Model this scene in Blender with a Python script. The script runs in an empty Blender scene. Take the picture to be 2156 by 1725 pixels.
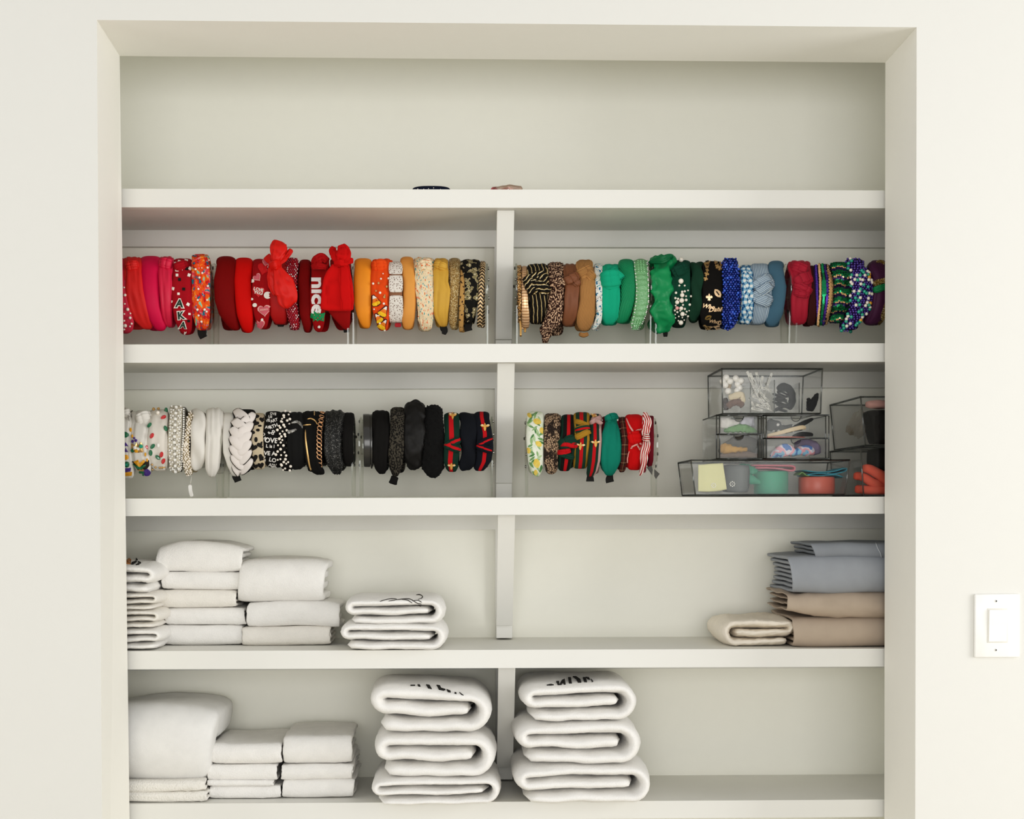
import bpy, bmesh, math, random
from math import sin, cos, pi, radians, sqrt
from mathutils import Vector, Matrix, noise
from mathutils.bvhtree import BVHTree
import numpy as np
random.seed(7)
SC = bpy.context.scene
COL = SC.collection
W_, H_ = 2156, 1725
# ------------------------------------------------------------------ camera
CP = Vector((0.0, -2.96386, 0.63465))
YAW, PIT, ROL = -0.02668, -0.02018, 0.00277
FPX, PX, PY = 2939.0589, 1055.3693, 1122.6253
RM = (Matrix.Rotation(YAW, 3, 'Z') @ Matrix.Rotation(PIT, 3, 'X') @ Matrix(((cos(ROL), 0, sin(ROL)), (0, 1, 0), (-sin(ROL), 0, cos(ROL)))))
RMI = RM.transposed()
def ray(u, v):
    return (RM @ Vector(((u - PX) / FPX, 1.0, -(v - PY) / FPX))).normalized()
def at(u, v, y):
    """world point at depth y that the photo shows at (u, v)"""
    d = ray(u, v)
    return CP + d * ((y - CP.y) / d.y)
def pj(p):
    q = RMI @ (Vector(p) - CP)
    return PX + FPX * q.x / q.y, PY - FPX * q.z / q.y
cam = bpy.data.cameras.new('camera')
camo = bpy.data.objects.new('camera', cam)
COL.objects.link(camo)
cam.sensor_width = 36.0
cam.sensor_fit = 'HORIZONTAL'
cam.lens = FPX * 36.0 / W_
cam.shift_x = (W_ / 2 - PX) / W_
cam.shift_y = (PY - H_ / 2) / W_
m4 = (RM @ Matrix.Rotation(pi / 2, 3, 'X')).to_4x4()
m4.translation = CP
camo.matrix_world = m4
cam.clip_start = 0.05
SC.camera = camo
SC.view_settings.view_transform = 'Standard'
SC.view_settings.look = 'None'
SC.view_settings.use_curve_mapping = True       # gentle photographic contrast over the whole picture
_c = SC.view_settings.curve_mapping.curves[3]
for _x, _y in ((.03, .022), (.12, .100), (.45, .445)): _c.points.new(_x, _y)
SC.view_settings.curve_mapping.update()
SC.cycles.use_denoising = True
SC.cycles.max_bounces = 9
SC.cycles.adaptive_threshold = 0.02
SC.cycles.transparent_max_bounces = 24
SC.cycles.caustics_reflective = False
SC.cycles.caustics_refractive = False
# ------------------------------------------------------------------ materials
def lin(c):
    return c / 12.92 if c <= .04045 else ((c + .055) / 1.055) ** 2.4
def hx(s):
    s = s.lstrip('#')
    return tuple(lin(int(s[i:i + 2], 16) / 255) for i in (0, 2, 4)) + (1,)
MC = {}
def coordnode(nt, space):
    if space == 'obj':
        n = nt.nodes.new('ShaderNodeTexCoord'); return n.outputs['Object']
    n = nt.nodes.new('ShaderNodeUVMap'); n.uv_map = space; return n.outputs['UV']
def ramp(nt, fac, stops, const=True):
    r = nt.nodes.new('ShaderNodeValToRGB')
    r.color_ramp.interpolation = 'CONSTANT' if const else 'LINEAR'
    el = r.color_ramp.elements
    while len(el) < len(stops): el.new(.5)
    for e, (p, c) in zip(el, stops): e.position = p; e.color = hx(c)
    nt.links.new(fac, r.inputs[0]); return r.outputs['Color']
def mth(nt, op, a, b=None, c=None):
    n = nt.nodes.new('ShaderNodeMath'); n.operation = op
    for i, x in enumerate((a, b, c)):
        if x is None: continue
        if isinstance(x, (int, float)): n.inputs[i].default_value = x
        else: nt.links.new(x, n.inputs[i])
    return n.outputs[0]
def mixc(nt, fac, a, b, blend='MIX'):
    n = nt.nodes.new('ShaderNodeMix'); n.data_type = 'RGBA'; n.blend_type = blend
    for k, x in ((0, fac), (6, a), (7, b)):
        if isinstance(x, (int, float)): n.inputs[k].default_value = x
        elif isinstance(x, str): n.inputs[k].default_value = hx(x)
        else: nt.links.new(x, n.inputs[k])
    return n.outputs[2]
def tex(nt, kind, scale, space='uv', detail=2., stretch=None, feature=None, rot=0.):
    co = coordnode(nt, space)
    if stretch or rot:
        mp = nt.nodes.new('ShaderNodeMapping'); nt.links.new(co, mp.inputs[0])
        mp.inputs['Scale'].default_value = tuple(stretch or (1, 1)) + (1,)
        mp.inputs['Rotation'].default_value[2] = rot
        co = mp.outputs[0]
    if kind == 'noise':
        n = nt.nodes.new('ShaderNodeTexNoise'); n.inputs['Detail'].default_value = detail; o = n.outputs[0]
    elif kind == 'vor':
        n = nt.nodes.new('ShaderNodeTexVoronoi'); o = n.outputs[0]
        if feature: n.feature = feature
    elif kind == 'vorc':
        n = nt.nodes.new('ShaderNodeTexVoronoi'); o = n.outputs['Color']
    else:
        n = nt.nodes.new('ShaderNodeTexWave'); o = n.outputs[1]; n.bands_direction = 'X' if kind == 'wavex' else 'Y'
        n.inputs['Distortion'].default_value = detail
    n.inputs['Scale'].default_value = scale
    nt.links.new(co, n.inputs['Vector']); return o
def sep(nt, space):
    s = nt.nodes.new('ShaderNodeSeparateXYZ'); nt.links.new(coordnode(nt, space), s.inputs[0]); return s.outputs
def mat(name, col='#ffffff', rough=.7, metal=0., sheen=0., coat=0., bump=None, pat=None, spec=.35, mot=.07):
    """principled material; pat(nt) -> colour socket; bump = (kind, scale, strength, kwargs)"""
    if name in MC: return MC[name]
    m = bpy.data.materials.new(name); m.use_nodes = True
    nt = m.node_tree; b = nt.nodes['Principled BSDF']
    b.inputs['Base Color'].default_value = hx(col)
    b.inputs['Roughness'].default_value = rough
    b.inputs['Metallic'].default_value = metal
    b.inputs['Specular IOR Level'].default_value = spec
    if sheen:
        b.inputs['Sheen Weight'].default_value = sheen * .45; b.inputs['Sheen Roughness'].default_value = .45
        b.inputs['Sheen Tint'].default_value = tuple(min(1, .1 + .9 * x) for x in hx(col)[:3]) + (1,)
    if coat: b.inputs['Coat Weight'].default_value = coat; b.inputs['Coat Roughness'].default_value = .12
    if pat: nt.links.new(pat(nt), b.inputs['Base Color'])
    else:
        # faint mottling so that no surface is one flat colour
        o = tex(nt, 'noise', 35, 'obj', 3)
        h = nt.nodes.new('ShaderNodeMapRange'); nt.links.new(o, h.inputs[0])
        h.inputs[3].default_value = 1 - mot; h.inputs[4].default_value = 1 + mot
        g = nt.nodes.new('ShaderNodeCombineColor')
        for k in range(3): nt.links.new(h.outputs[0], g.inputs[k])
        nt.links.new(mixc(nt, 1.0, col, g.outputs[0], 'MULTIPLY'), b.inputs['Base Color'])
    if bump:
        kw = bump[3] if len(bump) > 3 else {}
        o = tex(nt, bump[0], bump[1], **kw)
        bn = nt.nodes.new('ShaderNodeBump'); bn.inputs['Strength'].default_value = bump[2]; bn.inputs['Distance'].default_value = .002
        nt.links.new(o, bn.inputs['Height']); nt.links.new(bn.outputs[0], b.inputs['Normal'])
    MC[name] = m; return m
def clear(name, tint='#eef0ec', base=.05, edge=.55):
    """clear acrylic: mostly see-through, mirror-like at grazing angles"""
    if name in MC: return MC[name]
    m = bpy.data.materials.new(name); m.use_nodes = True
    nt = m.node_tree; nt.nodes.clear()
    out = nt.nodes.new('ShaderNodeOutputMaterial'); mx = nt.nodes.new('ShaderNodeMixShader')
    tr = nt.nodes.new('ShaderNodeBsdfTransparent'); tr.inputs[0].default_value = hx(tint)
    gl = nt.nodes.new('ShaderNodeBsdfGlossy'); gl.inputs['Roughness'].default_value = .06; gl.inputs[0].default_value = (.85, .87, .86, 1)
    lw = nt.nodes.new('ShaderNodeLayerWeight'); lw.inputs[0].default_value = .25
    f = mth(nt, 'MULTIPLY_ADD', lw.outputs['Fresnel'], edge, base)
    nt.links.new(f, mx.inputs[0]); nt.links.new(tr.outputs[0], mx.inputs[1]); nt.links.new(gl.outputs[0], mx.inputs[2])
    nt.links.new(mx.outputs[0], out.inputs[0]); MC[name] = m; return m
# ------------------------------------------------------------------ objects
def tagit(o, label=None, cat=None, group=None, kind=None):
    for k, v in (('label', label), ('category', cat), ('group', group), ('kind', kind)):
        if v: o[k] = v
    return o
def empty(name, loc, label, cat, group=None):
    o = bpy.data.objects.new(name, None); COL.objects.link(o); o.location = loc; o.empty_display_size = .02
    return tagit(o, label, cat, group)
def adopt(o, parent):
    o.parent = parent
    o.location = Vector(o.location) - wloc(parent)
def wloc(o):
    l = Vector(o.location)
    while o.parent: o = o.parent; l = l + Vector(o.location)
    return l
def mk(name, geo, m, parent=None, smooth=True):
    """geo = (verts, faces[, uv, nuv]) in world space -> one mesh object with its origin at its middle"""
    V = [Vector(v) for v in geo[0]]; F = geo[1]
    lo = Vector([min(v[i] for v in V) for i in range(3)]); hi = Vector([max(v[i] for v in V) for i in range(3)])
    c = (lo + hi) / 2
    me = bpy.data.meshes.new(name)
    me.from_pydata([v - c for v in V], [], F)
    if len(geo) > 2 and geo[2]:
        for nm, lay in (('uv', geo[2]), ('nuv', geo[3])):
            ul = me.uv_layers.new(name=nm)
            k = 0
            for lst in lay:
                for q in lst: ul.data[k].uv = q; k += 1
    for x in (m if isinstance(m, (list, tuple)) else [m]): me.materials.append(x)
    me.validate(); me.update()
    if smooth: me.polygons.foreach_set('use_smooth', [True] * len(me.polygons))
    o = bpy.data.objects.new(name, me); COL.objects.link(o); o.location = c
    if parent: adopt(o, parent)
    return o
class G:
    """collects shapes of one mesh"""
    def __init__(s): s.v = []; s.f = []
    def add(s, geo, flip=False):
        k = len(s.v); s.v += [Vector(p) for p in geo[0]]; s.f += [tuple(i + k for i in f) for f in geo[1]]; return s
    def box(s, a, b, bev=0.):
        (x0, y0, z0), (x1, y1, z1) = a, b
        if bev:
            bm = bmesh.new(); bmesh.ops.create_cube(bm, size=1)
            for v in bm.verts: v.co = Vector(((x0 + x1) / 2 + v.co.x * (x1 - x0), (y0 + y1) / 2 + v.co.y * (y1 - y0), (z0 + z1) / 2 + v.co.z * (z1 - z0)))
            bmesh.ops.bevel(bm, geom=bm.edges[:], offset=bev, segments=2, affect='EDGES', profile=.5)
            s.bm(bm); return s
        P = [(x, y, z) for x in (x0, x1) for y in (y0, y1) for z in (z0, z1)]
        return s.add((P, [(0, 1, 3, 2), (4, 6, 7, 5), (0, 4, 5, 1), (2, 3, 7, 6), (0, 2, 6, 4), (1, 5, 7, 3)]))
    def hexa(s, P):
        return s.add((P, [(0, 1, 3, 2), (4, 6, 7, 5), (0, 4, 5, 1), (2, 3, 7, 6), (0, 2, 6, 4), (1, 5, 7, 3)]))
    def bm(s, bm):
        bm.verts.index_update(); s.add(([v.co.copy() for v in bm.verts], [tuple(v.index for v in f.verts) for f in bm.faces])); bm.free()
    def tube(s, pts, r, n=8):
        pts = [Vector(p) for p in pts]; R = []
        for i, p in enumerate(pts):
            t = (pts[min(i + 1, len(pts) - 1)] - pts[max(i - 1, 0)]).normalized()
            a = t.cross(Vector((0, 0, 1)) if abs(t.z) < .9 else Vector((1, 0, 0))).normalized(); b = t.cross(a)
            rr = r[i] if isinstance(r, (list, tuple)) else r
            R.append([p + a * rr * cos(2 * pi * k / n) + b * rr * sin(2 * pi * k / n) for k in range(n)])
        v = [q for ring in R for q in ring]; f = []
        for i in range(len(R) - 1):
            for k in range(n): f.append((i * n + k, i * n + (k + 1) % n, (i + 1) * n + (k + 1) % n, (i + 1) * n + k))
        f.append(tuple(range(n))); f.append(tuple(range(len(v) - 1, len(v) - n - 1, -1)))
        return s.add((v, f))
    def ball(s, c, r, nu=10, nv=7, sc=(1, 1, 1)):
        v = []; f = []
        for j in range(nv + 1):
            th = pi * j / nv
            for i in range(nu): v.append(Vector(c) + Vector((r * sc[0] * sin(th) * cos(2 * pi * i / nu), r * sc[1] * sin(th) * sin(2 * pi * i / nu), r * sc[2] * cos(th))))
        for j in range(nv):
            for i in range(nu): f.append((j * nu + i, (j + 1) * nu + i, (j + 1) * nu + (i + 1) % nu, j * nu + (i + 1) % nu))
        return s.add((v, f))
    def out(s): return (s.v, s.f)
def nz(x, y=0., z=0.): return noise.noise(Vector((x, y, z)))
def sweep(P, Wd, Nn, hw, ht, n=2.5, nk=20, disp=None, ends=.03, closed=False):
    """flattened tube: centre line P, width axis Wd, thickness axis Nn, half sizes hw / ht (lists)"""
    m = len(P); V = []; F = []; U = []; NU = []
    L = [0.]
    for i in range(1, m): L.append(L[-1] + (P[i] - P[i - 1]).length)
    T = L[-1] or 1
    cs = []
    for k in range(nk):
        b = 2 * pi * k / nk
        cs.append((math.copysign(abs(cos(b)) ** (2 / n), cos(b)), math.copysign(abs(sin(b)) ** (2 / n), sin(b))))
    for i in range(m):
        a = L[i] / T; f = 1.
        if ends and not closed:
            e = min(a, 1 - a)
            if e < ends: f = max(.12, sqrt(max(0, 1 - (1 - e / ends) ** 2)))
        for (s, t) in cs:
            d = disp(a, s, t) if disp else 0.
            off = Wd[i] * s * hw[i] * (.55 + .45 * f) + Nn[i] * t * ht[i] * f
            if d: off += (Wd[i] * s * .5 + Nn[i] * t).normalized() * d * f
            V.append(P[i] + off)
    def uvq(i, k): s = cs[k % nk][0]; return (L[i], s * hw[i]), (L[i] / T, s * .5 + .5)
    last = m if closed else m - 1
    for i in range(last):
        j = (i + 1) % m
        for k in range(nk):
            k2 = (k + 1) % nk
            F.append((i * nk + k, j * nk + k, j * nk + k2, i * nk + k2))
            q = [uvq(i, k), uvq(j, k), uvq(j, k2), uvq(i, k2)]
            U.append([x[0] for x in q]); NU.append([x[1] for x in q])
    if not closed:
        for i, rev in ((0, False), (m - 1, True)):
            ids = list(range(nk)); ids = ids[::-1] if rev else ids
            F.append(tuple(i * nk + k for k in ids)); q = [uvq(i, k) for k in ids]
            U.append([x[0] for x in q]); NU.append([x[1] for x in q])
    return (V, F, U, NU)
def crom(pts, n):
    """Catmull-Rom resample of tuples to n+1 samples"""
    P = [np.array(p, float) for p in pts]; P = [2 * P[0] - P[1]] + P + [2 * P[-1] - P[-2]]
    out = []; seg = len(P) - 3
    for i in range(n + 1):
        x = i / n * seg; k = min(int(x), seg - 1); t = x - k
        a, b, c, d = P[k:k + 4]
        out.append(.5 * ((2 * b) + (c - a) * t + (2 * a - 5 * b + 4 * c - d) * t * t + (3 * b - a - 3 * c + d) * t ** 3))
    return out
def lerp(xs, ys, x):
    return float(np.interp(x, xs, ys))
# ------------------------------------------------------------------ headbands
class Band: pass
def band(label, vt, rows, m, t=.011, n=2.8, yc=.14, Ry=.066, a0=-58, a1=228, disp=None, cat='headband', name='headband', na=64, nk=38,
         group=None, part='band', multi=True):
    """a horseshoe headband: vt = photo height of its crown, rows = (v, left u, right u) down to the front tip"""
    B = Band(); B.rows = rows; B.vt = vt; B.n = 0
    vs = [r[0] for r in rows]; ul = [r[1] for r in rows]; ur = [r[2] for r in rows]
    um = (ul[0] + ur[0]) / 2
    a0r, a1r = radians(a0), radians(a1)
    ztop = at(um, vt, yc).z; yt = yc - Ry * cos(a0r); zb = at((ul[-1] + ur[-1]) / 2, vs[-1], yt).z
    Rz = (ztop - zb) / (1 - sin(a0r)); zc = ztop - Rz
    P = []; Wd = []; Nn = []; hw = []; hts = []
    xm_top = None
    ht = t / 2
    for i in range(na + 1):
        a = a0r + (a1r - a0r) * i / na
        y = yc - Ry * cos(a); z = zc + Rz * sin(a)
        am = a if a <= pi / 2 else pi - a
        ym = yc - Ry * cos(am); zm = zc + Rz * sin(am)
        v = pj((at(um, vt, ym).x, ym, zm))[1]
        uL, uR = lerp(vs, ul, v), lerp(vs, ur, v)
        xl, xr = at(uL, v, ym).x, at(uR, v, ym).x
        xm = (xl + xr) / 2
        if a > pi / 2:
            if xm_top is None: xm_top = P[-1].x
            xm = xm_top
        N = Vector((0, -cos(a) / Ry, sin(a) / Rz)).normalized()
        P.append(Vector((xm, y, z)) - N * ht); Wd.append(Vector((1, 0, 0))); Nn.append(N); hw.append(max(.002, (xr - xl) / 2)); hts.append(ht)
    B.geo = sweep(P, Wd, Nn, hw, hts, n, nk, disp)
    B.bvh = BVHTree.FromPolygons(B.geo[0], B.geo[1])
    B.c = Vector((xm_top or 0, yc, zc)); B.m = m; B.label = label; B.zc = zc; B.yc = yc; B.P = P; B.hw = hw; B.N = Nn
    if multi:
        B.root = empty(name, (B.c.x, yc, zb), label, cat, group)
        B.body = mk(part, B.geo, m, B.root)
    else:
        B.root = B.body = tagit(mk(name, B.geo, m), label, cat, group)
    return B
def hit(B, u, v, lift=0.):
    d = ray(u, v); h = B.bvh.ray_cast(CP, d)
    if h[0] is None:
        q = at(u, v, B.yc - .06); h = B.bvh.find_nearest(q)
        return h[0] + h[1] * lift, h[1]
    nrm = h[1] if h[1].y < .2 else -h[1]
    return h[0] + nrm * lift, nrm
def strip(name, px, ht, m, parent, B=None, y=None, lift=.003, dive=.006, n=2.3, ns=28, nk=30, disp=None, ends=.06):
    """a ribbon of cloth along photo points (u, v, half width px [, y])"""
    S = crom(px, ns); P = []; Wd = []; Nn = []; hw = []; hts = []
    for i, q in enumerate(S):
        a, b = S[max(0, i - 1)], S[min(ns, i + 1)]
        du, dv = b[0] - a[0], b[1] - a[1]; L = sqrt(du * du + dv * dv) or 1
        pu, pv = -dv / L, du / L
        e = i / ns; k = 1 - (2 * e - 1) ** 4
        if B is not None:
            p, nr = hit(B, q[0], q[1]); nr = (nr + Vector((0, -1, 0))).normalized()
            p = p + nr * (lift - dive * (1 - k))
        else:
            yy = q[3] if len(q) > 3 else y
            p = at(q[0], q[1], yy); nr = Vector((0, -1, 0))
        w1 = at(q[0] + pu * q[2], q[1] + pv * q[2], p.y) - at(q[0], q[1], p.y)
        P.append(p); hw.append(max(.0008, w1.length)); Wd.append(w1.normalized()); Nn.append(nr); hts.append(ht)
    return mk(name, sweep(P, Wd, Nn, hw, hts, n, nk, disp, ends), m, parent)
def knot(B, u, v, du, dv, tilt=0., m=None, ht=.006, name='knot', lift=.004, cr=.0012, nf=3):
    ph = random.random() * 9
    return strip(name, [(u - du, v + tilt, dv * .75), (u - du * .5, v + tilt * .5, dv * .95), (u, v, dv), (u + du * .5, v - tilt * .5, dv * .95), (u + du, v - tilt, dv * .7)], ht, m or B.m, B.root, B,
                 lift=lift, dive=.009, disp=lambda a, s, t: cr * (1. - 2.6 * (1 - abs(sin(nf * pi * .5 * s + ph + 1.5 * nz(a * 2, ph)))) ** 3), nk=40)
def folds(amp=.0012, nf=3, seed=0., tw=1.5, knot_a=None):
    """long soft folds running down a cloth band"""
    def f(a, s, t):
        x = nf * pi * .5 * s + seed + tw * nz(a * 3.5, seed) + .5 * nz(a * 11, s, seed)
        env = .35 + .65 * max(0., sin(min(1., a * 1.7) * pi))
        return amp * env * (.9 - 2.6 * (1 - abs(sin(x))) ** 3) + amp * .6 * nz(a * 9, s * 2, seed)
    return f
def scrunch(amp=.003, fr=16, seed=0.):
    return lambda a, s, t: amp * (1.1 * nz(a * fr * 1.1, s * .9, seed) + 1.5 * (.35 - abs(nz(a * fr * 1.5 + s * .6, s * 1.6, seed + 3))) + .8 * (.3 - abs(nz(a * fr * 2.6 - s * 1.4, s * 2, seed + 7))))
def fuzz(amp=.002, fr=60, seed=0.):
    return lambda a, s, t: amp * nz(a * fr, s * 5, t * 5 + seed)
def twist(amp=.003, turns=5, seed=0.):
    return lambda a, s, t: amp * cos(2 * pi * (a * turns) + s * 2.2 + seed) + amp * .25 * nz(a * 12, s * 3, seed)
def decal(B, name, poly, m, lift=.0006, th=.0014, parent=None):
    """flat applique: photo outline raised on the band's front"""
    cu = sum(p[0] for p in poly) / len(poly); cv = sum(p[1] for p in poly) / len(poly)
    top = [hit(B, *p, lift + th)[0] for p in poly]; bot = [hit(B, *p, -.0004)[0] for p in poly]
    mid = [hit(B, (p[0] + cu) / 2, (p[1] + cv) / 2, lift + th)[0] for p in poly]
    k = len(poly); c = hit(B, cu, cv, lift + th)[0]
    V = top + bot + mid + [c]; F = []
    for i in range(k):
        j = (i + 1) % k
        F += [(i, j, k + j, k + i), (i, 2 * k + i, 2 * k + j, j), (2 * k + i, 3 * k, 2 * k + j)]
    return mk(name, (V, F), m, parent or B.root, smooth=False)
def rot(poly, u, v, sc=1., ang=0.):
    c, s = cos(radians(ang)), sin(radians(ang))
    return [(u + sc * (x * c - y * s), v + sc * (x * s + y * c)) for x, y in poly]
HEART = [(16 * sin(t) ** 3 / 16, -(13 * cos(t) - 5 * cos(2 * t) - 2 * cos(3 * t) - cos(4 * t)) / 16) for t in [2 * pi * k / 22 for k in range(22)]]
OVAL = [(cos(2 * pi * k / 16), sin(2 * pi * k / 16)) for k in range(16)]
SQ = [(-1, -.9), (.9, -1), (1, .9), (-.9, 1)]
BEE = [(0, -1.5), (.35, -1.1), (.4, -.6), (1.5, -.9), (1.9, -.5), (1.3, 0), (.5, .1), (.55, .7), (.3, 1.5), (0, 1.7), (-.3, 1.5), (-.55, .7), (-.5, .1), (-1.3, 0), (-1.9, -.5), (-1.5, -.9), (-.4, -.6), (-.35, -1.1)]
FLEUR = [(0, -1.2), (.25, -.7), (.25, -.2), (.55, -.55), (.95, -.3), (.9, .2), (.55, .3), (.65, .05), (.4, .1), (.3, .45), (.5, .9), (.2, .75), (0, 1.1), (-.2, .75), (-.5, .9), (-.3, .45), (-.4, .1), (-.65, .05), (-.55, .3), (-.9, .2), (-.95, -.3), (-.55, -.55), (-.25, -.2), (-.25, -.7)]
def text(B, s, u, v, h, m, ang=0., name='lettering', bold=.03, th=.0012, lift=.0006, parent=None, sx=1., shear=0.):
    """raised lettering laid on the band; h = letter height in photo px"""
    cu = bpy.data.curves.new('t', 'FONT'); cu.body = s; cu.align_x = 'CENTER'; cu.align_y = 'CENTER'; cu.size = 1.0; cu.offset = bold; cu.shear = shear; cu.resolution_u = 3
    o = bpy.data.objects.new('t', cu); COL.objects.link(o)
    bpy.context.view_layer.update()
    me = o.evaluated_get(bpy.context.evaluated_depsgraph_get()).to_mesh()
    bm = bmesh.new(); bm.from_mesh(me)
    bmesh.ops.triangulate(bm, faces=bm.faces[:])
    k = h / .72; c_, s_ = cos(radians(ang)), sin(radians(ang))
    bm.verts.ensure_lookup_table()
    r = bmesh.ops.extrude_face_region(bm, geom=bm.faces[:])
    topv = set(x for x in r['geom'] if isinstance(x, bmesh.types.BMVert))
    for w in bm.verts:
        x, y = w.co.x * k * sx, -w.co.y * k
        w.co = hit(B, u + x * c_ - y * s_, v + x * s_ + y * c_, (lift + th) if w in topv else -.0003)[0]
    g = G(); g.bm(bm)
    bpy.data.objects.remove(o); bpy.data.curves.remove(cu)
    return mk(name, g.out(), m, parent or B.root, smooth=False)
SPH = {}
def sphere_mesh(kind, m):
    key = (kind, m.name)
    if key not in SPH:
        g = G()
        if kind == 'pearl': g.ball((0, 0, 0), 1, 12, 8)
        elif kind == 'gem': g.ball((0, 0, 0), 1, 6, 4, (1, 1, 1))
        elif kind == 'sequin': g.tube([(0, .35, 0), (0, -.1, 0), (0, -.35, 0)], [1, 1, .5], 10)
        me = bpy.data.meshes.new(kind); me.from_pydata(g.v, [], g.f); me.materials.append(m); me.update()
        if kind == 'pearl': me.polygons.foreach_set('use_smooth', [True] * len(me.polygons))
        SPH[key] = me
    return SPH[key]
def bead(B, u, v, r, m, kind='pearl', name='pearl', sink=.25, sc=(1, 1, 1), ang=0):
    p, nr = hit(B, u, v); rr = r / 1000. * 1.04
    o = bpy.data.objects.new(name, sphere_mesh(kind, m)); COL.objects.link(o)
    o.location = p + nr * rr * sc[1] * (1 - sink); o.scale = (rr * sc[0], rr * sc[1], rr * sc[2]); o.rotation_euler = (0, radians(ang), 0)
    adopt(o, B.root); return o
def beads(B, lst, name='bead', cap=95, kind='pearl', **kw):
    """lst of (u, v, r, material): the largest as single parts, the rest as one"""
    lst = sorted(lst, key=lambda q: -q[2])
    for (u, v, r, m) in lst[:cap]: bead(B, u, v, r, m, kind, name, **kw)
    rest = lst[cap:]
    if rest:
        ms = []; g = G(); idx = []
        for (u, v, r, m) in rest:
            if m not in ms: ms.append(m)
            p, nr = hit(B, u, v); rr = r / 1000 * 1.04; k0 = len(g.f)
            if kind == 'sequin': g.tube([p + nr * .0003, p + nr * .0012], [rr, rr * .9], 8)
            else: g.ball(p + nr * rr * .7, rr, 8, 5)
            idx += [ms.index(m)] * (len(g.f) - k0)
        o = mk(name, g.out(), ms, B.root, smooth=kind == 'pearl'); o.data.polygons.foreach_set('material_index', idx); o['kind'] = 'stuff'
def spots(B, step, margin=.1, jit=.25, v0=None, v1=None, seed=1, s0=-1, s1=1):
    """staggered points over the band's front in photo px"""
    R = random.Random(seed); out = []
    vs = [r[0] for r in B.rows]; ul = [r[1] for r in B.rows]; ur = [r[2] for r in B.rows]
    v = (v0 if v0 is not None else B.vt + 2.5); vend = v1 if v1 is not None else vs[-1] - 1.5; k = 0
    while v < vend:
        a, b = lerp(vs, ul, v), lerp(vs, ur, v); w = b - a; a, b = a + w * (s0 + 1) / 2, a + w * (s1 + 1) / 2
        a += (b - a) * margin; b -= (b - a) * margin
        nn = max(1, int((b - a) / step))
        for i in range(nn + 1):
            u = a + (b - a) * ((i + .5 * (k % 2)) / nn if nn > 1 else .5)
            if u > b + .5: continue
            out.append((u + R.uniform(-jit, jit) * step, v + R.uniform(-jit, jit) * step))
        v += step * .88; k += 1
    return out
def tip(B, rows, m=None, t=.005, name='end_tip'):
    """black ribbon end sticking out below a band's front: photo rows (v, uL, uR)"""
    m = m or mat('black grosgrain', '#15130f', .8)
    v, a, b = rows[0]
    rows = [(v - 5, a + 1, b - 1)] + list(rows)
    return strip(name, [((a + b) / 2, v, (b - a) / 2, B.P[0].y + .001 - .0012 * i) for i, (v, a, b) in enumerate(rows)], t / 2, m, B.root, ns=10, ends=0, n=5)
# ------------------------------------------------------------------ room
J = 0.2079
YB = 0.30
PAINT = mat('wall paint', '#e1e0da', .75, bump=('noise', 260, .04, dict(space='obj')), spec=.2, mot=.008)
PAINT_IN = mat('closet paint', '#f5f4ea', .8, bump=('noise', 220, .04, dict(space='obj')), spec=.2, mot=.01)
TRIM = mat('shelf paint', '#e4e3dd', .5, bump=('noise', 120, .02, dict(space='obj')), spec=.3, mot=.008)
def ext(p, q, z):
    t = (z - p.z) / (q.z - p.z); return p + (q - p) * t
oTL, oTR, oBL, oBR = at(204, 42, -J), at(1930, 57.5, -J), at(214, 1600, -J), at(1927, 1725, -J)
iTL, iTR, iBL, iBR = at(252, 118, 0), at(1864, 132, 0), at(272.5, 1700, 0), at(1862, 1725, 0)
ZF, ZT = -0.90, 2.65
oBL, oBR, iBL, iBR = ext(oTL, oBL, ZF), ext(oTR, oBR, ZF), ext(iTL, iBL, ZF), ext(iTR, iBR, ZF)
XO = 3.2
def X(x, y, z): return Vector((x, y, z))
g = G()
g.hexa([X(-XO, -J, ZF), X(-XO, -J, oTL.z), X(-XO, 0, ZF), X(-XO, 0, iTL.z), oBL, oTL, iBL, iTL])
g.hexa([oBR, oTR, iBR, iTR, X(XO, -J, ZF), X(XO, -J, oTR.z), X(XO, 0, ZF), X(XO, 0, iTR.z)])
g.hexa([oTL, X(oTL.x, -J, ZT), iTL, X(iTL.x, 0, ZT), oTR, X(oTR.x, -J, ZT), iTR, X(iTR.x, 0, ZT)])
g.hexa([X(-XO, -J, oTL.z), X(-XO, -J, ZT), X(-XO, 0, iTL.z), X(-XO, 0, ZT), oTL, X(oTL.x, -J, ZT), iTL, X(iTL.x, 0, ZT)])
g.hexa([oTR, X(oTR.x, -J, ZT), iTR, X(iTR.x, 0, ZT), X(XO, -J, oTR.z), X(XO, -J, ZT), X(XO, 0, iTR.z), X(XO, 0, ZT)])
JAMB = mat('lightened wall paint', '#f4f2ea', .7, bump=('noise', 260, .04, dict(space='obj')), spec=.2, mot=.008)  # wall paint made lighter on the jambs to imitate stronger light on them
wf = tagit(mk('wall_front', g.out(), [PAINT, JAMB], smooth=False), 'cream painted wall around the closet opening', kind='structure')
for p_ in wf.data.polygons: p_.material_index = 0 if abs(p_.normal.y) > .5 else 1
XL, XR = iTL.x - .135, iTR.x + .135
ZC = 1.74
def struct(name, a, b, m):
    return tagit(mk(name, G().box(a, b).out(), m, smooth=False), kind='structure')
struct('wall_back', (XL, YB, ZF), (XR, YB + .05, ZC + .05), PAINT_IN)
struct('wall_left', (XL - .05, 0, ZF), (XL, YB + .05, ZC + .05), PAINT_IN)
struct('wall_right', (XR, 0, ZF), (XR + .05, YB + .05, ZC + .05), PAINT_IN)
struct('ceiling', (XL, 0, ZC), (XR, YB, ZC + .05), PAINT_IN)
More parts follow.
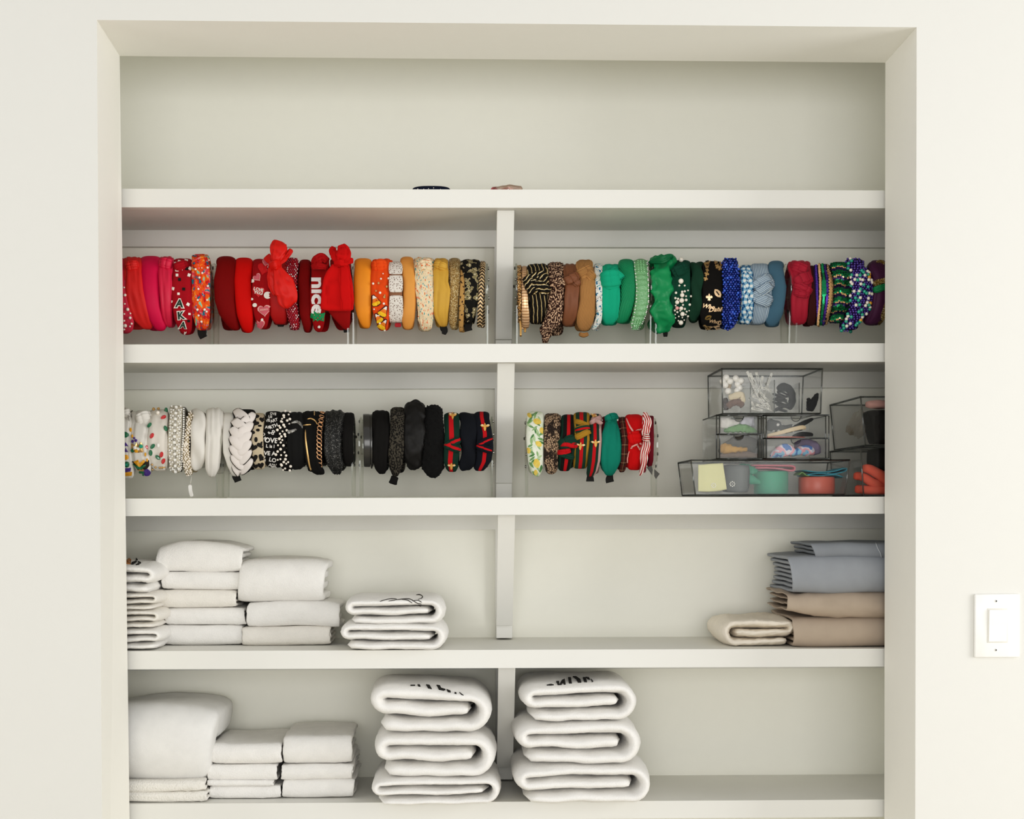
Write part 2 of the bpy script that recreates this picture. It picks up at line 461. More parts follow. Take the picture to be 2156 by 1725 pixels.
FLOORM = mat('floor carpet', '#cfc8b8', .95, sheen=.2, bump=('noise', 300, .4, dict(space='obj')))
struct('floor', (-XO, -4.2, ZF - .05), (XO, YB + .05, ZF), FLOORM)
YS = .018
tops = [(397.5, 401), (725.5, 723), (1050, 1046), (1371.5, 1366), (1693.5, 1684)]
bots = [(436.5, 438.5), (764, 762), (1087, 1082), (1410, 1404), (1731, 1720.5)]
names = ['topmost white closet shelf, almost bare', 'white closet shelf under the bright red and orange headbands', 'white closet shelf under the white and black headbands and clear boxes',
         'white closet shelf under the folded sheets and small towel stacks', 'lowest white closet shelf, under the rolled bath towels']
SZ = []
for i in range(5):
    a, b = at(258, tops[i][0], YS), at(1864, tops[i][1], YS)
    c, d = at(258, bots[i][0], YS), at(1864, bots[i][1], YS)
    def ln(p, q, x): return p.z + (q.z - p.z) * (x - p.x) / (q.x - p.x)
    t0, t1, b0, b1 = ln(a, b, XL), ln(a, b, XR), ln(c, d, XL), ln(c, d, XR)
    SZ.append((lambda p, q: (lambda x: ln(p, q, x)))(a, b))
    gg = G()
    gg.hexa([X(XL, YS, b0), X(XL, YS, t0), X(XL, .042, b0), X(XL, .042, t0), X(XR, YS, b1), X(XR, YS, t1), X(XR, .042, b1), X(XR, .042, t1)])
    face = gg.out()
    g2 = G(); e = .0035
    g2.hexa([X(XL, .042, b0 + e), X(XL, .042, t0), X(XL, YB, b0 + e), X(XL, YB, t0), X(XR, .042, b1 + e), X(XR, .042, t1), X(XR, YB, b1 + e), X(XR, YB, t1)])
    r = empty('shelf', (0, .15, (t0 + b0) / 2), names[i], 'shelf', 'closet shelves')
    mk('face_board', face, TRIM, r, False); mk('shelf_board', g2.out(), TRIM, r, False)
def sz(i, x): return SZ[i](x)
n = 0
for i in range(4):   # cleats under the shelves along the back wall
    bz0 = sz(i, XL) - .0335; bz1 = sz(i, XR) - .0335; n += 1
    g = G().hexa([X(XL, YB - .018, bz0 - .0395), X(XL, YB - .018, bz0), X(XL, YB, bz0 - .0395), X(XL, YB, bz0), X(XR, YB - .018, bz1 - .0395), X(XR, YB - .018, bz1), X(XR, YB, bz1 - .0395), X(XR, YB, bz1)])
    tagit(mk('trim_%d' % n, g.out(), TRIM, smooth=False), kind='structure')
bl = ['upper left red headbands', 'dark striped headbands', 'empty middle of the linen shelf', 'two stacks of bath towels']
for i in range(4):
    v0 = bots[i][0]
    xa, xb = at(1047.3, 500, .03).x, at(1083.6, 500, .03).x
    zt = sz(i, 0) - .0375
    zb = sz(i + 1, 0) + .0345
    # batten flat on the back wall behind the brace
    n += 1
    x0 = at(1041.5, 700, YB - .018).x; x1 = at(1077.5, 700, YB - .018).x
    tagit(mk('trim_%d' % n, G().box((x0, YB - .018, sz(i + 1, 0)), (x1, YB - .0005, zt - .0355)).out(), TRIM, smooth=False), kind='structure')
    r = empty('shelf_brace', ((xa + xb) / 2, .15, zb), 'white slanted wooden shelf brace ' + ['between the red headbands and the gold chain headband', 'between the dark striped headbands and the lemon print headband',
              'in the empty middle of the linen shelf', 'between the two piles of rolled bath towels'][i], 'shelf brace', 'slanted shelf braces')
    mk('brace', G().hexa([X(xa, .225, zb), X(xa, .048, zt), X(xa, .262, zb), X(xa, .09, zt), X(xb, .225, zb), X(xb, .048, zt), X(xb, .262, zb), X(xb, .09, zt)]).out(), TRIM, r, False)
    mk('foot_block', G().box((xa, .238, sz(i + 1, 0) + (.004 if i >= 2 else 0)), (xb, YB - .018, zb), .001).out(), TRIM, r, False)
# light switch
PLW = mat('switch plastic', '#f4f3ee', .35, spec=.5)
yw = -J
a, b = at(2050, 1251, yw), at(2145, 1384, yw)
r = empty('light_switch', ((a.x + b.x) / 2, yw, (a.z + b.z) / 2), 'white rocker light switch on the wall right of the closet', 'light switch')
mk('switch_plate', G().box((a.x, yw - .0065, b.z), (b.x, yw, a.z), .0028).out(), PLW, r)
a2, b2 = at(2076, 1281, yw), at(2119, 1353, yw)
mk('rocker_frame', G().box((a2.x, yw - .0075, b2.z), (b2.x, yw - .005, a2.z), .0006).out(), mat('switch plastic shade', '#e2e0d8', .4), r)
a3, b3 = at(2079, 1284, yw), at(2116, 1350, yw)
mk('rocker', G().hexa([X(a3.x, yw - .0085, b3.z), X(a3.x, yw - .0115, a3.z), X(a3.x, yw - .006, b3.z), X(a3.x, yw - .006, a3.z), X(b3.x, yw - .0085, b3.z), X(b3.x, yw - .0115, a3.z), X(b3.x, yw - .006, b3.z), X(b3.x, yw - .006, a3.z)]).out(), PLW, r, False)
for (u, v) in ((2097.5, 1266), (2097, 1369)):
    p = at(u, v, yw - .0065)
    mk('screw', G().tube([p, p + X(0, -.0006, 0), p + X(0, -.001, 0)], [.003, .003, .0015], 12).out(), PLW, r)
# ------------------------------------------------------------------ acrylic headband stands
ACR = clear('acrylic', '#fdfdfb', .015, .14); ACE = clear('acrylic edge', '#eceee8', .08, .3)
STEEL = mat('bolt steel', '#8d8b84', .3, metal=.9)
def stand(uL, uR, vc, shelf, label, ends=(True, True)):
    yc = .14
    A, Bq = at(uL, vc, yc), at(uR, vc, yc)
    zs = sz(shelf, (A.x + Bq.x) / 2); zc = A.z
    r = empty('headband_stand', ((A.x + Bq.x) / 2, yc, zs), label, 'headband stand', 'clear headband stands')
    x0, x1 = A.x, Bq.x
    for x, d in ((x0, 1), (x1, -1)):
        pr = []
        for k in range(25):
            an = -pi * .22 + (pi * 1.44) * k / 24
            pr.append((yc + .06 * cos(an), zc + .06 * sin(an)))
        pr += [(yc - .038, zs + .0042), (yc + .038, zs + .0042)]
        k = len(pr); V = [X(x, y, z) for y, z in pr] + [X(x + d * .0035, y, z) for y, z in pr]
        F = [tuple(range(k)), tuple(range(2 * k - 1, k - 1, -1))] + [(i, i + k, (i + 1) % k + k, (i + 1) % k) for i in range(k)]
        o = mk('end_panel', (V, F), [ACR, ACE], r, False)
        o.data.polygons.foreach_set('material_index', [0, 0] + [1] * k)
    for an in (100, 158, 205, 252, 20):
        q = X(0, yc + .046 * cos(radians(an)), zc + .05 * sin(radians(an)))
        ro = mk('rod', G().tube([X(x0 + .0035, q.y, q.z), X(x1 - .0035, q.y, q.z)], .0045, 10).out(), ACR, r)
        for x, d in ((x0, -1), (x1, 1)):
            mk('rod_cap', G().tube([X(x, q.y, q.z), X(x + d * .002, q.y, q.z), X(x + d * .003, q.y, q.z)], [.0036, .0036, .002], 10).out(), STEEL, ro)
    mk('base_plate', G().box((x0 - .004, yc - .05, zs), (x1 + .004, yc + .05, zs + .004), .001).out(), ACR, r)
stand(168, 444, 613, 1, 'clear acrylic headband stand under the pink headbands, upper shelf far left')
stand(451, 737, 613, 1, 'clear acrylic headband stand under the bright red headbands')
stand(745, 1027, 613, 1, 'clear acrylic headband stand under the orange and gold headbands')
stand(1085, 1366, 613, 1, 'clear acrylic headband stand under the brown and teal headbands')
stand(1374, 1655, 613, 1, 'clear acrylic headband stand under the dark green and blue headbands')
stand(1666, 1946, 613, 1, 'clear acrylic headband stand under the purple sequin headbands')
stand(176, 465, 935, 2, 'clear acrylic headband stand under the white jewelled headbands')
stand(473, 746, 935, 2, 'clear acrylic headband stand under the braided and lettered headbands')
stand(759, 1037, 935, 2, 'clear acrylic headband stand under the plain black headbands')
stand(1107, 1378, 938, 2, 'clear acrylic headband stand under the lemon print and red headbands')
# ------------------------------------------------------------------ headbands: cloths
def sat(name, c, r=.38, **k): return mat(name, c, r + .06, sheen=.15, spec=.3, **k)
def cot(name, c, **k): return mat(name, c, .85, sheen=.12, spec=.2, bump=k.pop('bump', ('noise', 900, .12)), **k)
PEARL = mat('pearl', '#efe6d8', .18, spec=.6, coat=.6)
PINKPEARL = mat('pink pearl', '#e8a8a4', .2, coat=.6)
GOLD = mat('gold', '#d9b37a', .3, metal=.75)
PGOLD = mat('pale gold', '#e6c49c', .32, metal=.65)
SILV = mat('silver', '#cfcdc6', .28, metal=.7)
WHT = mat('white felt', '#e9e4da', .8)
BLKF = mat('black felt', '#14130f', .85)
DKGRN = mat('dark green felt', '#14382a', .8)
CRYS = mat('crystal', '#f4f2ec', .08, spec=.9, coat=.6)
BLK = cot('black cotton', '#100e0c')
GRO = mat('black grosgrain', '#15130f', .8)
REDG = mat('red gem', '#c3141c', .12, spec=.8, coat=.6)
GRNG = mat('green gem', '#0c6b45', .12, spec=.8, coat=.6)
PURG = mat('purple gem', '#4a2a86', .15, spec=.8, coat=.6)
TEALB = mat('teal bead', '#1fa287', .15, spec=.7, coat=.6)
PURB = mat('purple bead', '#4a2f92', .15, spec=.7, coat=.6)
YELG = mat('amber gem', '#e2a21c', .15, spec=.8, coat=.6)
def ns(kind, scale, stops, **kw): return lambda nt: ramp(nt, tex(nt, kind, scale, **kw), stops)
def cross(stops, space='nuv'):
    return lambda nt: ramp(nt, sep(nt, space)[1], stops)
def along(period, stops, axis=0, skew=0., wob=0.):
    def f(nt):
        s = sep(nt, 'uv'); x = s[axis]
        if skew: x = mth(nt, 'MULTIPLY_ADD', s[1 - axis], skew, x)
        if wob: x = mth(nt, 'MULTIPLY_ADD', tex(nt, 'noise', 60), wob, x)
        return ramp(nt, mth(nt, 'FRACT', mth(nt, 'MULTIPLY', x, 1 / period)), stops)
    return f
# ================= upper shelf, left bay
G1 = 'headbands on the upper left stands'
b = band('pink headband studded with pearls, cut off by the left jamb', 544, [(560, 235, 264), (616, 236, 266), (653, 240, 273), (680, 250, 281), (698, 257, 279), (706, 259, 271)], cot('dusty pink cotton', '#c8364c'), disp=folds(.0008), group=G1)
for u, v, r in ((262, 606, 2), (263.5, 622, 3.2), (262, 640, 2), (269, 651.5, 3.6), (262, 661, 2), (274, 660, 2), (274, 669, 3.2), (262, 675, 2.2), (263.5, 685, 4), (277, 681, 2.5), (262, 693, 2.2), (274, 687, 2), (264, 546, 2.5)):
    bead(b, u, v, r, PEARL)
b = band('coral red satin headband with a soft knot, second from the left jamb', 542, [(552, 261, 298), (570, 260, 297), (608, 261, 301), (646, 267, 312), (676, 280, 318), (692, 296, 321), (698, 303, 319)], sat('coral satin', '#d32320', .5), disp=folds(.0013, 3, 1.), t=.013, group=G1)
knot(b, 279, 561, 15, 9, 3)
band('hot pink smooth padded headband', 539.5, [(549, 294, 341), (575, 293.5, 333), (616, 296, 334), (646, 300, 336), (676, 311, 343), (692, 321, 350), (703, 332, 346)], mat('hot pink satin', '#cc0a48', .5, sheen=.2, spec=.2), t=.024, n=2.6, multi=False, group=G1)
b = band('thin pink satin headband with a gathered knot', 541, [(549, 336, 365), (570, 333, 362), (616, 335, 361), (646, 337, 361), (668, 341, 362), (686, 348, 363), (693, 353, 362)], sat('rose satin', '#cf1f46', .36), disp=folds(.0012, 3, 2.), group=G1)
knot(b, 350, 557, 15, 11, -3, nf=5)
b = band('dark red headband with three green appliqued letters and square studs', 545, [(555, 365, 403.5), (593, 360.5, 403.5), (646, 362, 404), (676, 367, 403.5), (698, 376, 403), (709, 387, 399)], cot('crimson cotton', '#a10a1c'), t=.012, disp=folds(.0008, 2), group=G1)
knot(b, 382, 562, 17, 9, 5)
for ch, u, v, h, an in (('A', 378, 640, 17, 2), ('K', 381, 665, 16, -6), ('A', 386, 684.5, 13, 8)):
    o = text(b, ch, u, v, h, WHT, an, 'letter', bold=.1); text(b, ch, u, v, h, DKGRN, an, 'letter_fill', bold=.01, lift=.0022, parent=o)
for u, v, r, m in ((373, 569, 3.3, WHT), (382.5, 566, 3.4, WHT), (393.5, 566, 3.2, BLKF), (373, 580, 2.7, WHT), (398, 580, 3, WHT), (378, 589, 3, BLKF), (363.5, 608, 3.6, WHT), (387, 609, 3, BLKF), (376, 619, 2.5, WHT), (360.8, 635, 2.5, WHT), (396, 641, 3.4, WHT), (398.5, 661, 2.2, WHT), (397, 676, 2.4, BLKF), (389, 702, 3, WHT), (376, 693, 2, WHT), (378, 553, 3.6, WHT), (392, 551, 3.6, WHT), (385, 559, 2.8, WHT), (370, 556, 3, WHT), (400, 566, 3, WHT)):
    decal(b, 'square_stud', rot(SQ, u, v, r, random.uniform(0, 40)), m)
b = band('orange, pink and teal patterned headband with pearls and a black tip', 536.5, [(549, 404, 439), (585, 403.5, 441), (631, 403, 440), (661, 404, 441), (683, 410, 440), (698, 415, 436), (700, 417, 434)],
         cot('tropical print', '#d9481c', pat=lambda nt: mixc(nt, ramp(nt, tex(nt, 'noise', 95, stretch=(.6, 1.2), rot=.6), [(0, '#000000'), (.56, '#ffffff')]), ramp(nt, tex(nt, 'noise', 70, rot=.6, stretch=(.6, 1.3)), [(0, '#1f6f82'), (.38, '#c61f1f'), (.46, '#e2571a'), (.57, '#f0872c'), (.63, '#7fc3ae')]), ramp(nt, tex(nt, 'noise', 130, rot=.5), [(0, '#d8434f'), (.5, '#e98079'), (.6, '#2a7c8a')]))),
         disp=folds(.0014, 3, 4.), group=G1)
knot(b, 422, 556, 17, 10, 6, cr=.002)
for u, v, r in ((412, 568, 2.4), (426, 576, 2.4), (437, 565, 2.6), (421, 585, 2.6), (437, 603, 2.5), (417, 609, 2.4), (416, 632, 2.3), (436, 632, 2.3), (416, 652, 2.8), (431, 652, 2.8), (435, 656, 2.4), (418, 664, 2.4), (425, 677, 2.6), (408, 550, 2), (439, 549, 2), (417, 558, 1.6), (425, 565, 1.5)): bead(b, u, v, r, PEARL)
tip(b, [(697, 416, 436), (704, 417, 435), (711, 421, 437)])
REDP = mat('red padded cloth', '#c90b05', .7, sheen=.2, spec=.12); DREDP = mat('dark red padded cloth', '#7a0303', .7, sheen=.2, spec=.12)
band('wide dark red smooth padded headband at the left end of the red stand', 540, [(549, 455, 497), (587, 448, 494), (633, 450, 494), (664, 459, 498), (687, 474, 503), (697, 484, 506), (702, 490, 504)], DREDP, t=.026, n=2.5, multi=False, group=G1)
band('bright red smooth padded headband beside the wide dark red one', 543, [(551, 494, 532.6), (587, 491, 528), (633, 493.5, 530), (664, 497, 532), (687, 504, 532), (701, 512, 531), (707, 518, 529)], REDP, t=.024, n=2.6, multi=False, group=G1)
b = band('red headband with pink candy heart patches', 546, [(553, 532.6, 566), (587, 529.5, 568), (633, 530, 568), (664, 534, 567), (687, 540, 563), (695, 545, 560), (697, 548, 557)], cot('cherry cotton', '#9c0710'), t=.012, disp=folds(.0006, 2), group=G1)
HP = mat('pink heart patch', '#c9606c', .6); HPE = mat('pale pink piping', '#e6aaa4', .6); HR = mat('red heart patch', '#c5121a', .5)
def heart(u, v, r, an, edge, fill):
    o = decal(b, 'heart_patch', rot(HEART, u, v, r, an), edge)
    if fill: decal(b, 'heart_fill', rot(HEART, u, v, r * .8, an), fill, lift=.002, parent=o)
    return o
heart(555, 567, 13, 15, HR, None)
o = heart(545, 614, 12.5, 6, HR, None); text(b, 'LOVE', 545, 610.5, 6, WHT, 12, 'lettering', lift=.0025, parent=o); text(b, 'YOU', 544.5, 617.5, 6, WHT, 12, 'lettering', lift=.0025, parent=o)
o = heart(556, 653, 13.5, -8, HPE, HP); text(b, 'xoxo', 555.5, 651, 5, HPE, -8, 'lettering', lift=.0035, parent=o)
heart(542, 585, 8.5, -38, HPE, HP); heart(560, 554, 8, 10, HPE, HP); heart(548, 683, 10.5, -15, HPE, HP)
o = decal(b, 'smile_patch', rot(OVAL, 563, 622, 7.5), WHT)
for u, v, r in ((537, 642.5, 4.2), (532, 592, 3.6), (552, 673, 2.6), (531, 630, 2.6)): decal(b, 'round_stud', rot(OVAL, u, v, r), WHT)
b = band('red satin headband with a big standing bow', 548, [(556, 567, 604), (618, 566, 602), (664, 567, 604), (678, 573, 604), (685, 580, 602), (688, 585, 597)], sat('scarlet satin', '#a80808', .5), disp=folds(.001, 2, 3), t=.014, group=G1)
SCS = sat('bright scarlet satin', '#cf1406', .42)
fd = lambda amp, nf, sd: (lambda a, s, t: amp * (1. - 2.8 * (1 - abs(sin(nf * pi * .6 * s + sd + 1.3 * nz(a * 2.5, sd)))) ** 3) + amp * .5 * nz(a * 7, s * 2, sd))
strip('bow_loop', [(580, 556, 5, .05), (583, 543, 11, .045), (587, 525, 17.5, .05), (588.5, 513, 15, .06), (590, 508, 7, .07)], .009, SCS, b.root, disp=fd(.0018, 3, 1))
strip('bow_loop', [(572, 553, 5, .07), (566, 545, 8, .08), (561, 539, 7, .09)], .006, SCS, b.root, disp=fd(.001, 2, 2))
strip('bow_tail', [(588, 553, 5, .05), (598, 546, 5.5, .06), (607, 535, 6, .07), (614, 525, 4, .075)], .004, SCS, b.root, disp=fd(.001, 2, 3))
strip('bow_tail', [(574, 562, 7, .055), (573, 580, 9, .05), (576, 600, 10, .052), (583, 622, 6, .055)], .005, SCS, b.root, disp=fd(.0015, 3, 5))
strip('bow_tail', [(583, 560, 6, .048), (589, 580, 14, .042), (598, 600, 22, .04), (605, 620, 22, .04), (603, 637, 17, .045), (604, 650, 4, .05)], .005, SCS, b.root, disp=fd(.002, 3, 0))
strip('bow_knot', [(567, 562, 6, .055), (580, 558, 10, .038), (593, 556, 7, .055)], .01, SCS, b.root, disp=fd(.001, 3, 2))
tip(b, [(682, 583, 599), (688, 585, 597)])
ROSE = mat('rose rhinestone', '#c25a64', .12, spec=.8, coat=.5); DRO = cot('wine mesh', '#8e1326')
b = band('padded headband wrapped in rows of rose rhinestones', 543, [(550, 600, 629), (572, 598, 625), (633, 598, 624), (664, 603, 628), (687, 609, 631), (697, 614, 629), (701, 619, 627)], DRO, t=.022, n=2.3, group=G1)
R = random.Random(3)
beads(b, [(u, v, R.choice((1.1, 1.3, 1.5)), R.choice((ROSE, ROSE, CRYS, REDG))) for u, v in spots(b, 4.2, .03, .1)], 'rhinestone', 95, 'gem')
band('plain dark red padded headband beside the white lettered one', 547, [(553, 630, 655), (587, 626, 652), (633, 628, 654), (664, 630, 655), (687, 636, 655), (700, 641, 652), (706, 644, 649)], DREDP, t=.02, n=2.6, multi=False, group=G1)
b = band('red headband with white lettering reading downward and a tree patch', 541, [(551, 657, 692), (602, 652, 683), (656, 653, 684), (679, 657, 683), (694, 660, 680), (703, 666, 677)], cot('red cotton knit', '#9c0609'), t=.012, disp=folds(.0008, 2), group=G1)
strip('bow_loop', [(660, 560, 6, .07), (668, 548, 10, .06), (678, 542, 9, .06), (690, 552, 6, .065)], .009, b.m, b.root, disp=fd(.0015, 2, 1))
strip('bow_knot', [(655, 563, 5, .066), (672, 560, 7, .06), (690, 564, 5, .066)], .006, b.m, b.root, disp=fd(.001, 2, 1))
text(b, 'nice', 669, 624, 27, mat('white glitter', '#ece8e4', .6), 90, 'lettering', bold=.035, th=.0014, sx=1.3)
TREE = [(-16, 0), (-12, -3), (-13, -6), (-7, -5), (-8, -11), (0, -6), (2, -9), (6, -6), (15, -9), (13, 0), (14, 9), (5, 7), (2, 10), (-3, 7), (-7, 11), (-7, 5), (-13, 6), (-12, 3)]
o = decal(b, 'tree_patch', rot(TREE, 668, 666, 1.0, 4), mat('tree green', '#0f8a50', .6, bump=('noise', 500, .4, dict(space='obj'))), th=.0025)
for du, dv, m in ((-6, -3, GOLD), (2, 3, REDG), (6, -2, REDG), (-3, 6, GOLD), (3, -7, GOLD), (10, 5, REDG)): adopt_b = bead(b, 668 + du, 666 + dv, 1.3, m, 'pearl', 'bauble', sink=-1.6)
decal(b, 'round_stud', rot(OVAL, 672, 688, 2.6), WHT)
b = band('red headband with a large flat cloth bow, right end of the red stand', 545, [(556, 695, 738), (600, 690, 738), (656, 689, 738), (679, 708, 737), (694, 722, 736), (699, 725, 735)], cot('poppy cotton', '#930505'), t=.012, group=G1)
BOWR = cot('bright poppy cotton', '#c00606')
strip('bow_tail', [(712, 556, 10, .06), (708, 585, 24, .055), (706, 620, 28, .052), (705, 655, 29, .055)], .004, BOWR, b.root, n=4, ends=.01, disp=fd(.0015, 2, 1))
strip('bow_tail', [(724, 556, 9, .058), (727, 590, 13, .05), (730, 625, 14, .046), (731, 655, 12, .052)], .004, BOWR, b.root, n=4, ends=.01, disp=fd(.0012, 2, 3))
strip('bow_loop', [(712, 553, 6, .055), (705, 538, 9, .06), (700, 529, 8, .07), (704, 520, 4, .08)], .006, BOWR, b.root, disp=fd(.001, 2, 1))
strip('bow_loop', [(716, 553, 8, .05), (722, 540, 15, .045), (722, 527, 13, .055), (718, 515.5, 6, .065)], .008, BOWR, b.root, n=3, disp=fd(.0018, 2, 4))
strip('bow_loop', [(722, 551, 8, .05), (734, 549, 7, .055), (744, 549, 4, .06)], .006, BOWR, b.root, disp=fd(.001, 2, 4))
strip('bow_knot', [(703, 556, 5, .06), (718, 553, 9, .046), (734, 557, 6, .058)], .008, BOWR, b.root, disp=fd(.0012, 2, 3))
tip(b, [(694, 723, 735), (700, 724, 735)])
band('bright orange smooth padded headband', 544.4, [(553, 746, 783), (592, 743.5, 782), (638, 744.5, 781.5), (668, 751, 780.5), (684, 757.5, 780.5), (692, 763, 780), (697, 768, 778)], mat('orange padded cloth', '#e8901f', .6, sheen=.2), t=.022, n=2.7, multi=False, group=G1)
b = band('orange knotted headband with candy corn patches', 546, [(555, 784, 826), (577, 781, 822), (607, 781, 818), (653, 783, 819), (676, 790, 819), (693, 799, 817), (700, 803, 815)], cot('pumpkin cotton', '#df4f14'), disp=folds(.0013, 3, 2), t=.012, group=G1)
knot(b, 799, 561, 17, 12, 2, nf=3)
CORN = [(-.1, -1.5), (.25, -1.45), (1.15, .8), (1.0, 1.25), (.4, 1.45), (-.4, 1.45), (-1.0, 1.25), (-1.15, .8), (-.35, -1.45)]
CY = mat('corn yellow', '#e8b816', .6); CO = mat('corn orange', '#df7a1d', .6); CW = mat('corn white', '#e9ded2', .6); CD = mat('corn outline', '#4a1712', .7)
for u, v, sc, an in ((790.5, 633, 8.5, -22), (808, 655, 8.5, 28), (797, 669, 7.5, -35), (807, 682, 8, 32)):
    o = decal(b, 'candy_corn_patch', rot(CORN, u, v, sc, an), CD)
    decal(b, 'corn_base', rot([(1.0, .75), (.9, 1.1), (.35, 1.28), (-.35, 1.28), (-.9, 1.1), (-1.0, .75), (-.8, .4), (.8, .4)], u, v, sc, an), CY, .002, parent=o)
    decal(b, 'corn_middle', rot([(.8, .4), (.4, -.5), (-.4, -.5), (-.8, .4)], u, v, sc, an), CO, .002, parent=o)
    decal(b, 'corn_top', rot([(.4, -.5), (.12, -1.25), (-.12, -1.25), (-.4, -.5)], u, v, sc, an), CW, .002, parent=o)
for u, v, r in ((786, 598, 2.6), (801.5, 588, 2.2), (817, 587, 2.4), (800.5, 617, 2.8), (808, 639.5, 2.6), (797, 664, 2.4), (799, 680.5, 2.4), (809.5, 694.5, 2.4), (788, 651, 1.8), (819, 665, 2), (807, 577, 1.5)): bead(b, u, v, r, PEARL)
for u, v, r in ((814, 604, 3), (797, 597, 3), (791, 613, 2.6), (809, 626, 3.2), (810, 622, 2)): bead(b, u, v, r, GOLD, 'gem', 'gold_gem', .5)
CRO = cot('white crochet lace', '#dcd3c8', pat=lambda nt: ramp(nt, tex(nt, 'vor', 260), [(0, '#6a5044'), (.27, '#ddd6cc'), (1, '#ddd6cc')]), bump=('vor', 260, .6))
b = band('tan headband bound with white crochet lace and a small red tag', 552, [(562, 822, 845), (592, 819, 847), (638, 818.5, 847), (668, 820, 846), (679, 826, 845), (682, 829, 844)], cot('mocha cloth', '#8a6248'), t=.012, group=G1)
for k, (v0, v1) in enumerate(((553, 578), (580, 616), (622, 680))):
    strip('lace_cuff', [(833 + .5 * k, v, 13.5 + (1.2 if 0 < i < 3 else 0)) for i, v in enumerate((v0, v0 + (v1 - v0) * .35, v0 + (v1 - v0) * .7, v1))], .0022, CRO, b.root, b, lift=.002, dive=.001, n=3.5, ends=.02)
strip('tag', [(838, 680, 6.5, .1), (838, 689, 7, .1)], .0006, mat('red tag', '#a3121c', .6), b.root, ns=6, n=5, ends=.01)
band('tan orange smooth padded headband', 541, [(549, 842.5, 871), (592, 848, 875), (638, 848, 876), (676, 845.5, 873), (691, 848, 869), (700, 854, 863)], mat('apricot padded cloth', '#d79445', .6, sheen=.2), t=.021, n=2.6, multi=False, group=G1)
b = band('cream tweed headband flecked with coral and teal', 543, [(553, 872, 914), (592, 873, 914), (638, 878, 914), (676, 881, 912), (691, 885, 909), (702, 892, 901)],
         cot('flecked tweed', '#e3cda6', pat=lambda nt: mixc(nt, ramp(nt, tex(nt, 'noise', 210, stretch=(.5, 1), rot=.3), [(0, '#000000'), (.62, '#ffffff')]), ramp(nt, tex(nt, 'noise', 250, stretch=(.45, 1), rot=-.4), [(0, '#2d8f95'), (.36, '#e6d2ae'), (.63, '#d9713f')]), ramp(nt, tex(nt, 'vorc', 80), [(0, '#d9d2c2'), (.5, '#e58a6a'), (.75, '#a8c4bd')])), bump=('noise', 350, .8)), disp=fuzz(.0035, 26, 2.), t=.017, group=G1, na=90)
knot(b, 896, 561, 17, 11, 3, cr=.0025)
b = band('mustard satin knotted headband with a flared front and black tip', 545, [(555, 915, 943), (570, 912, 944), (592, 914, 943), (610, 914, 948), (638, 913.5, 946), (661, 913, 943.5), (676, 918, 943), (690, 926, 941), (692, 927, 940)], sat('mustard satin', '#c79b3d', .5), disp=folds(.0011, 2, 1), t=.009, group=G1)
knot(b, 927, 561, 14, 8, -4)
tip(b, [(690, 926, 941), (697, 929, 943), (704, 930, 938)])
band('slim gold glitter padded headband', 543.6, [(551, 944, 970), (592, 946, 969.5), (638, 946, 966), (676, 944, 964), (692, 947, 961), (700, 951, 957)], mat('gold glitter', '#b5945e', .35, metal=.65, pat=ns('vorc', 900, [(0, '#8d713f'), (.35, '#b8985f'), (.7, '#e9d9ae')]), bump=('vor', 900, .7)), t=.018, n=2.3, multi=False, group=G1)
LEO = cot('leopard print', '#a9844c', pat=lambda nt: ramp(nt, tex(nt, 'noise', 150), [(0, '#2a1a10'), (.4, '#b08a52')]))
band('thin leopard print headband beside the black floral one', 551, [(562, 969.5, 979), (592, 969, 979), (638, 966.5, 978), (676, 966, 976), (702, 966, 975)], LEO, t=.007, multi=False, group=G1)
FLO = cot('dark floral print', '#15130e', pat=lambda nt: ramp(nt, mth(nt, 'MULTIPLY_ADD', tex(nt, 'noise', 190), .55, mth(nt, 'MULTIPLY', tex(nt, 'vor', 95), .6)), [(0, '#d6cbb0'), (.36, '#7c7350'), (.49, '#a99b78'), (.545, '#16140f')]))
b = band('black headband printed with pale flowers, black tip', 547, [(561, 970, 1010), (592, 977, 1009), (638, 978, 1006), (661, 979, 1001), (684, 979, 993), (686, 980, 992)], FLO, disp=folds(.0012, 2), t=.014, group=G1)
knot(b, 989, 566, 16, 9, 4)
tip(b, [(683, 978, 994), (690, 977, 993), (697, 978, 995)])
CHEV = mat('gold and black braid', '#caa46a', .4, metal=.4, pat=lambda nt: ramp(nt, mth(nt, 'FRACT', mth(nt, 'MULTIPLY_ADD', mth(nt, 'ABSOLUTE', mth(nt, 'SUBTRACT', sep(nt, 'nuv')[1], .5)), 1.5, mth(nt, 'MULTIPLY', sep(nt, 'uv')[0], 125))), [(0, '#1a1410'), (.42, '#8c6a3c'), (.55, '#dcc096')]))
band('narrow gold and black braided headband at the right end of the orange stand', 551, [(556, 1010.5, 1022), (592, 1008, 1019.5), (638, 1006, 1016.5), (676, 1005, 1016), (692, 1003.5, 1015.5)], CHEV, t=.008, multi=False, group=G1, disp=lambda a, s, t: .0008 * cos(a * 240 + 5 * abs(s)))
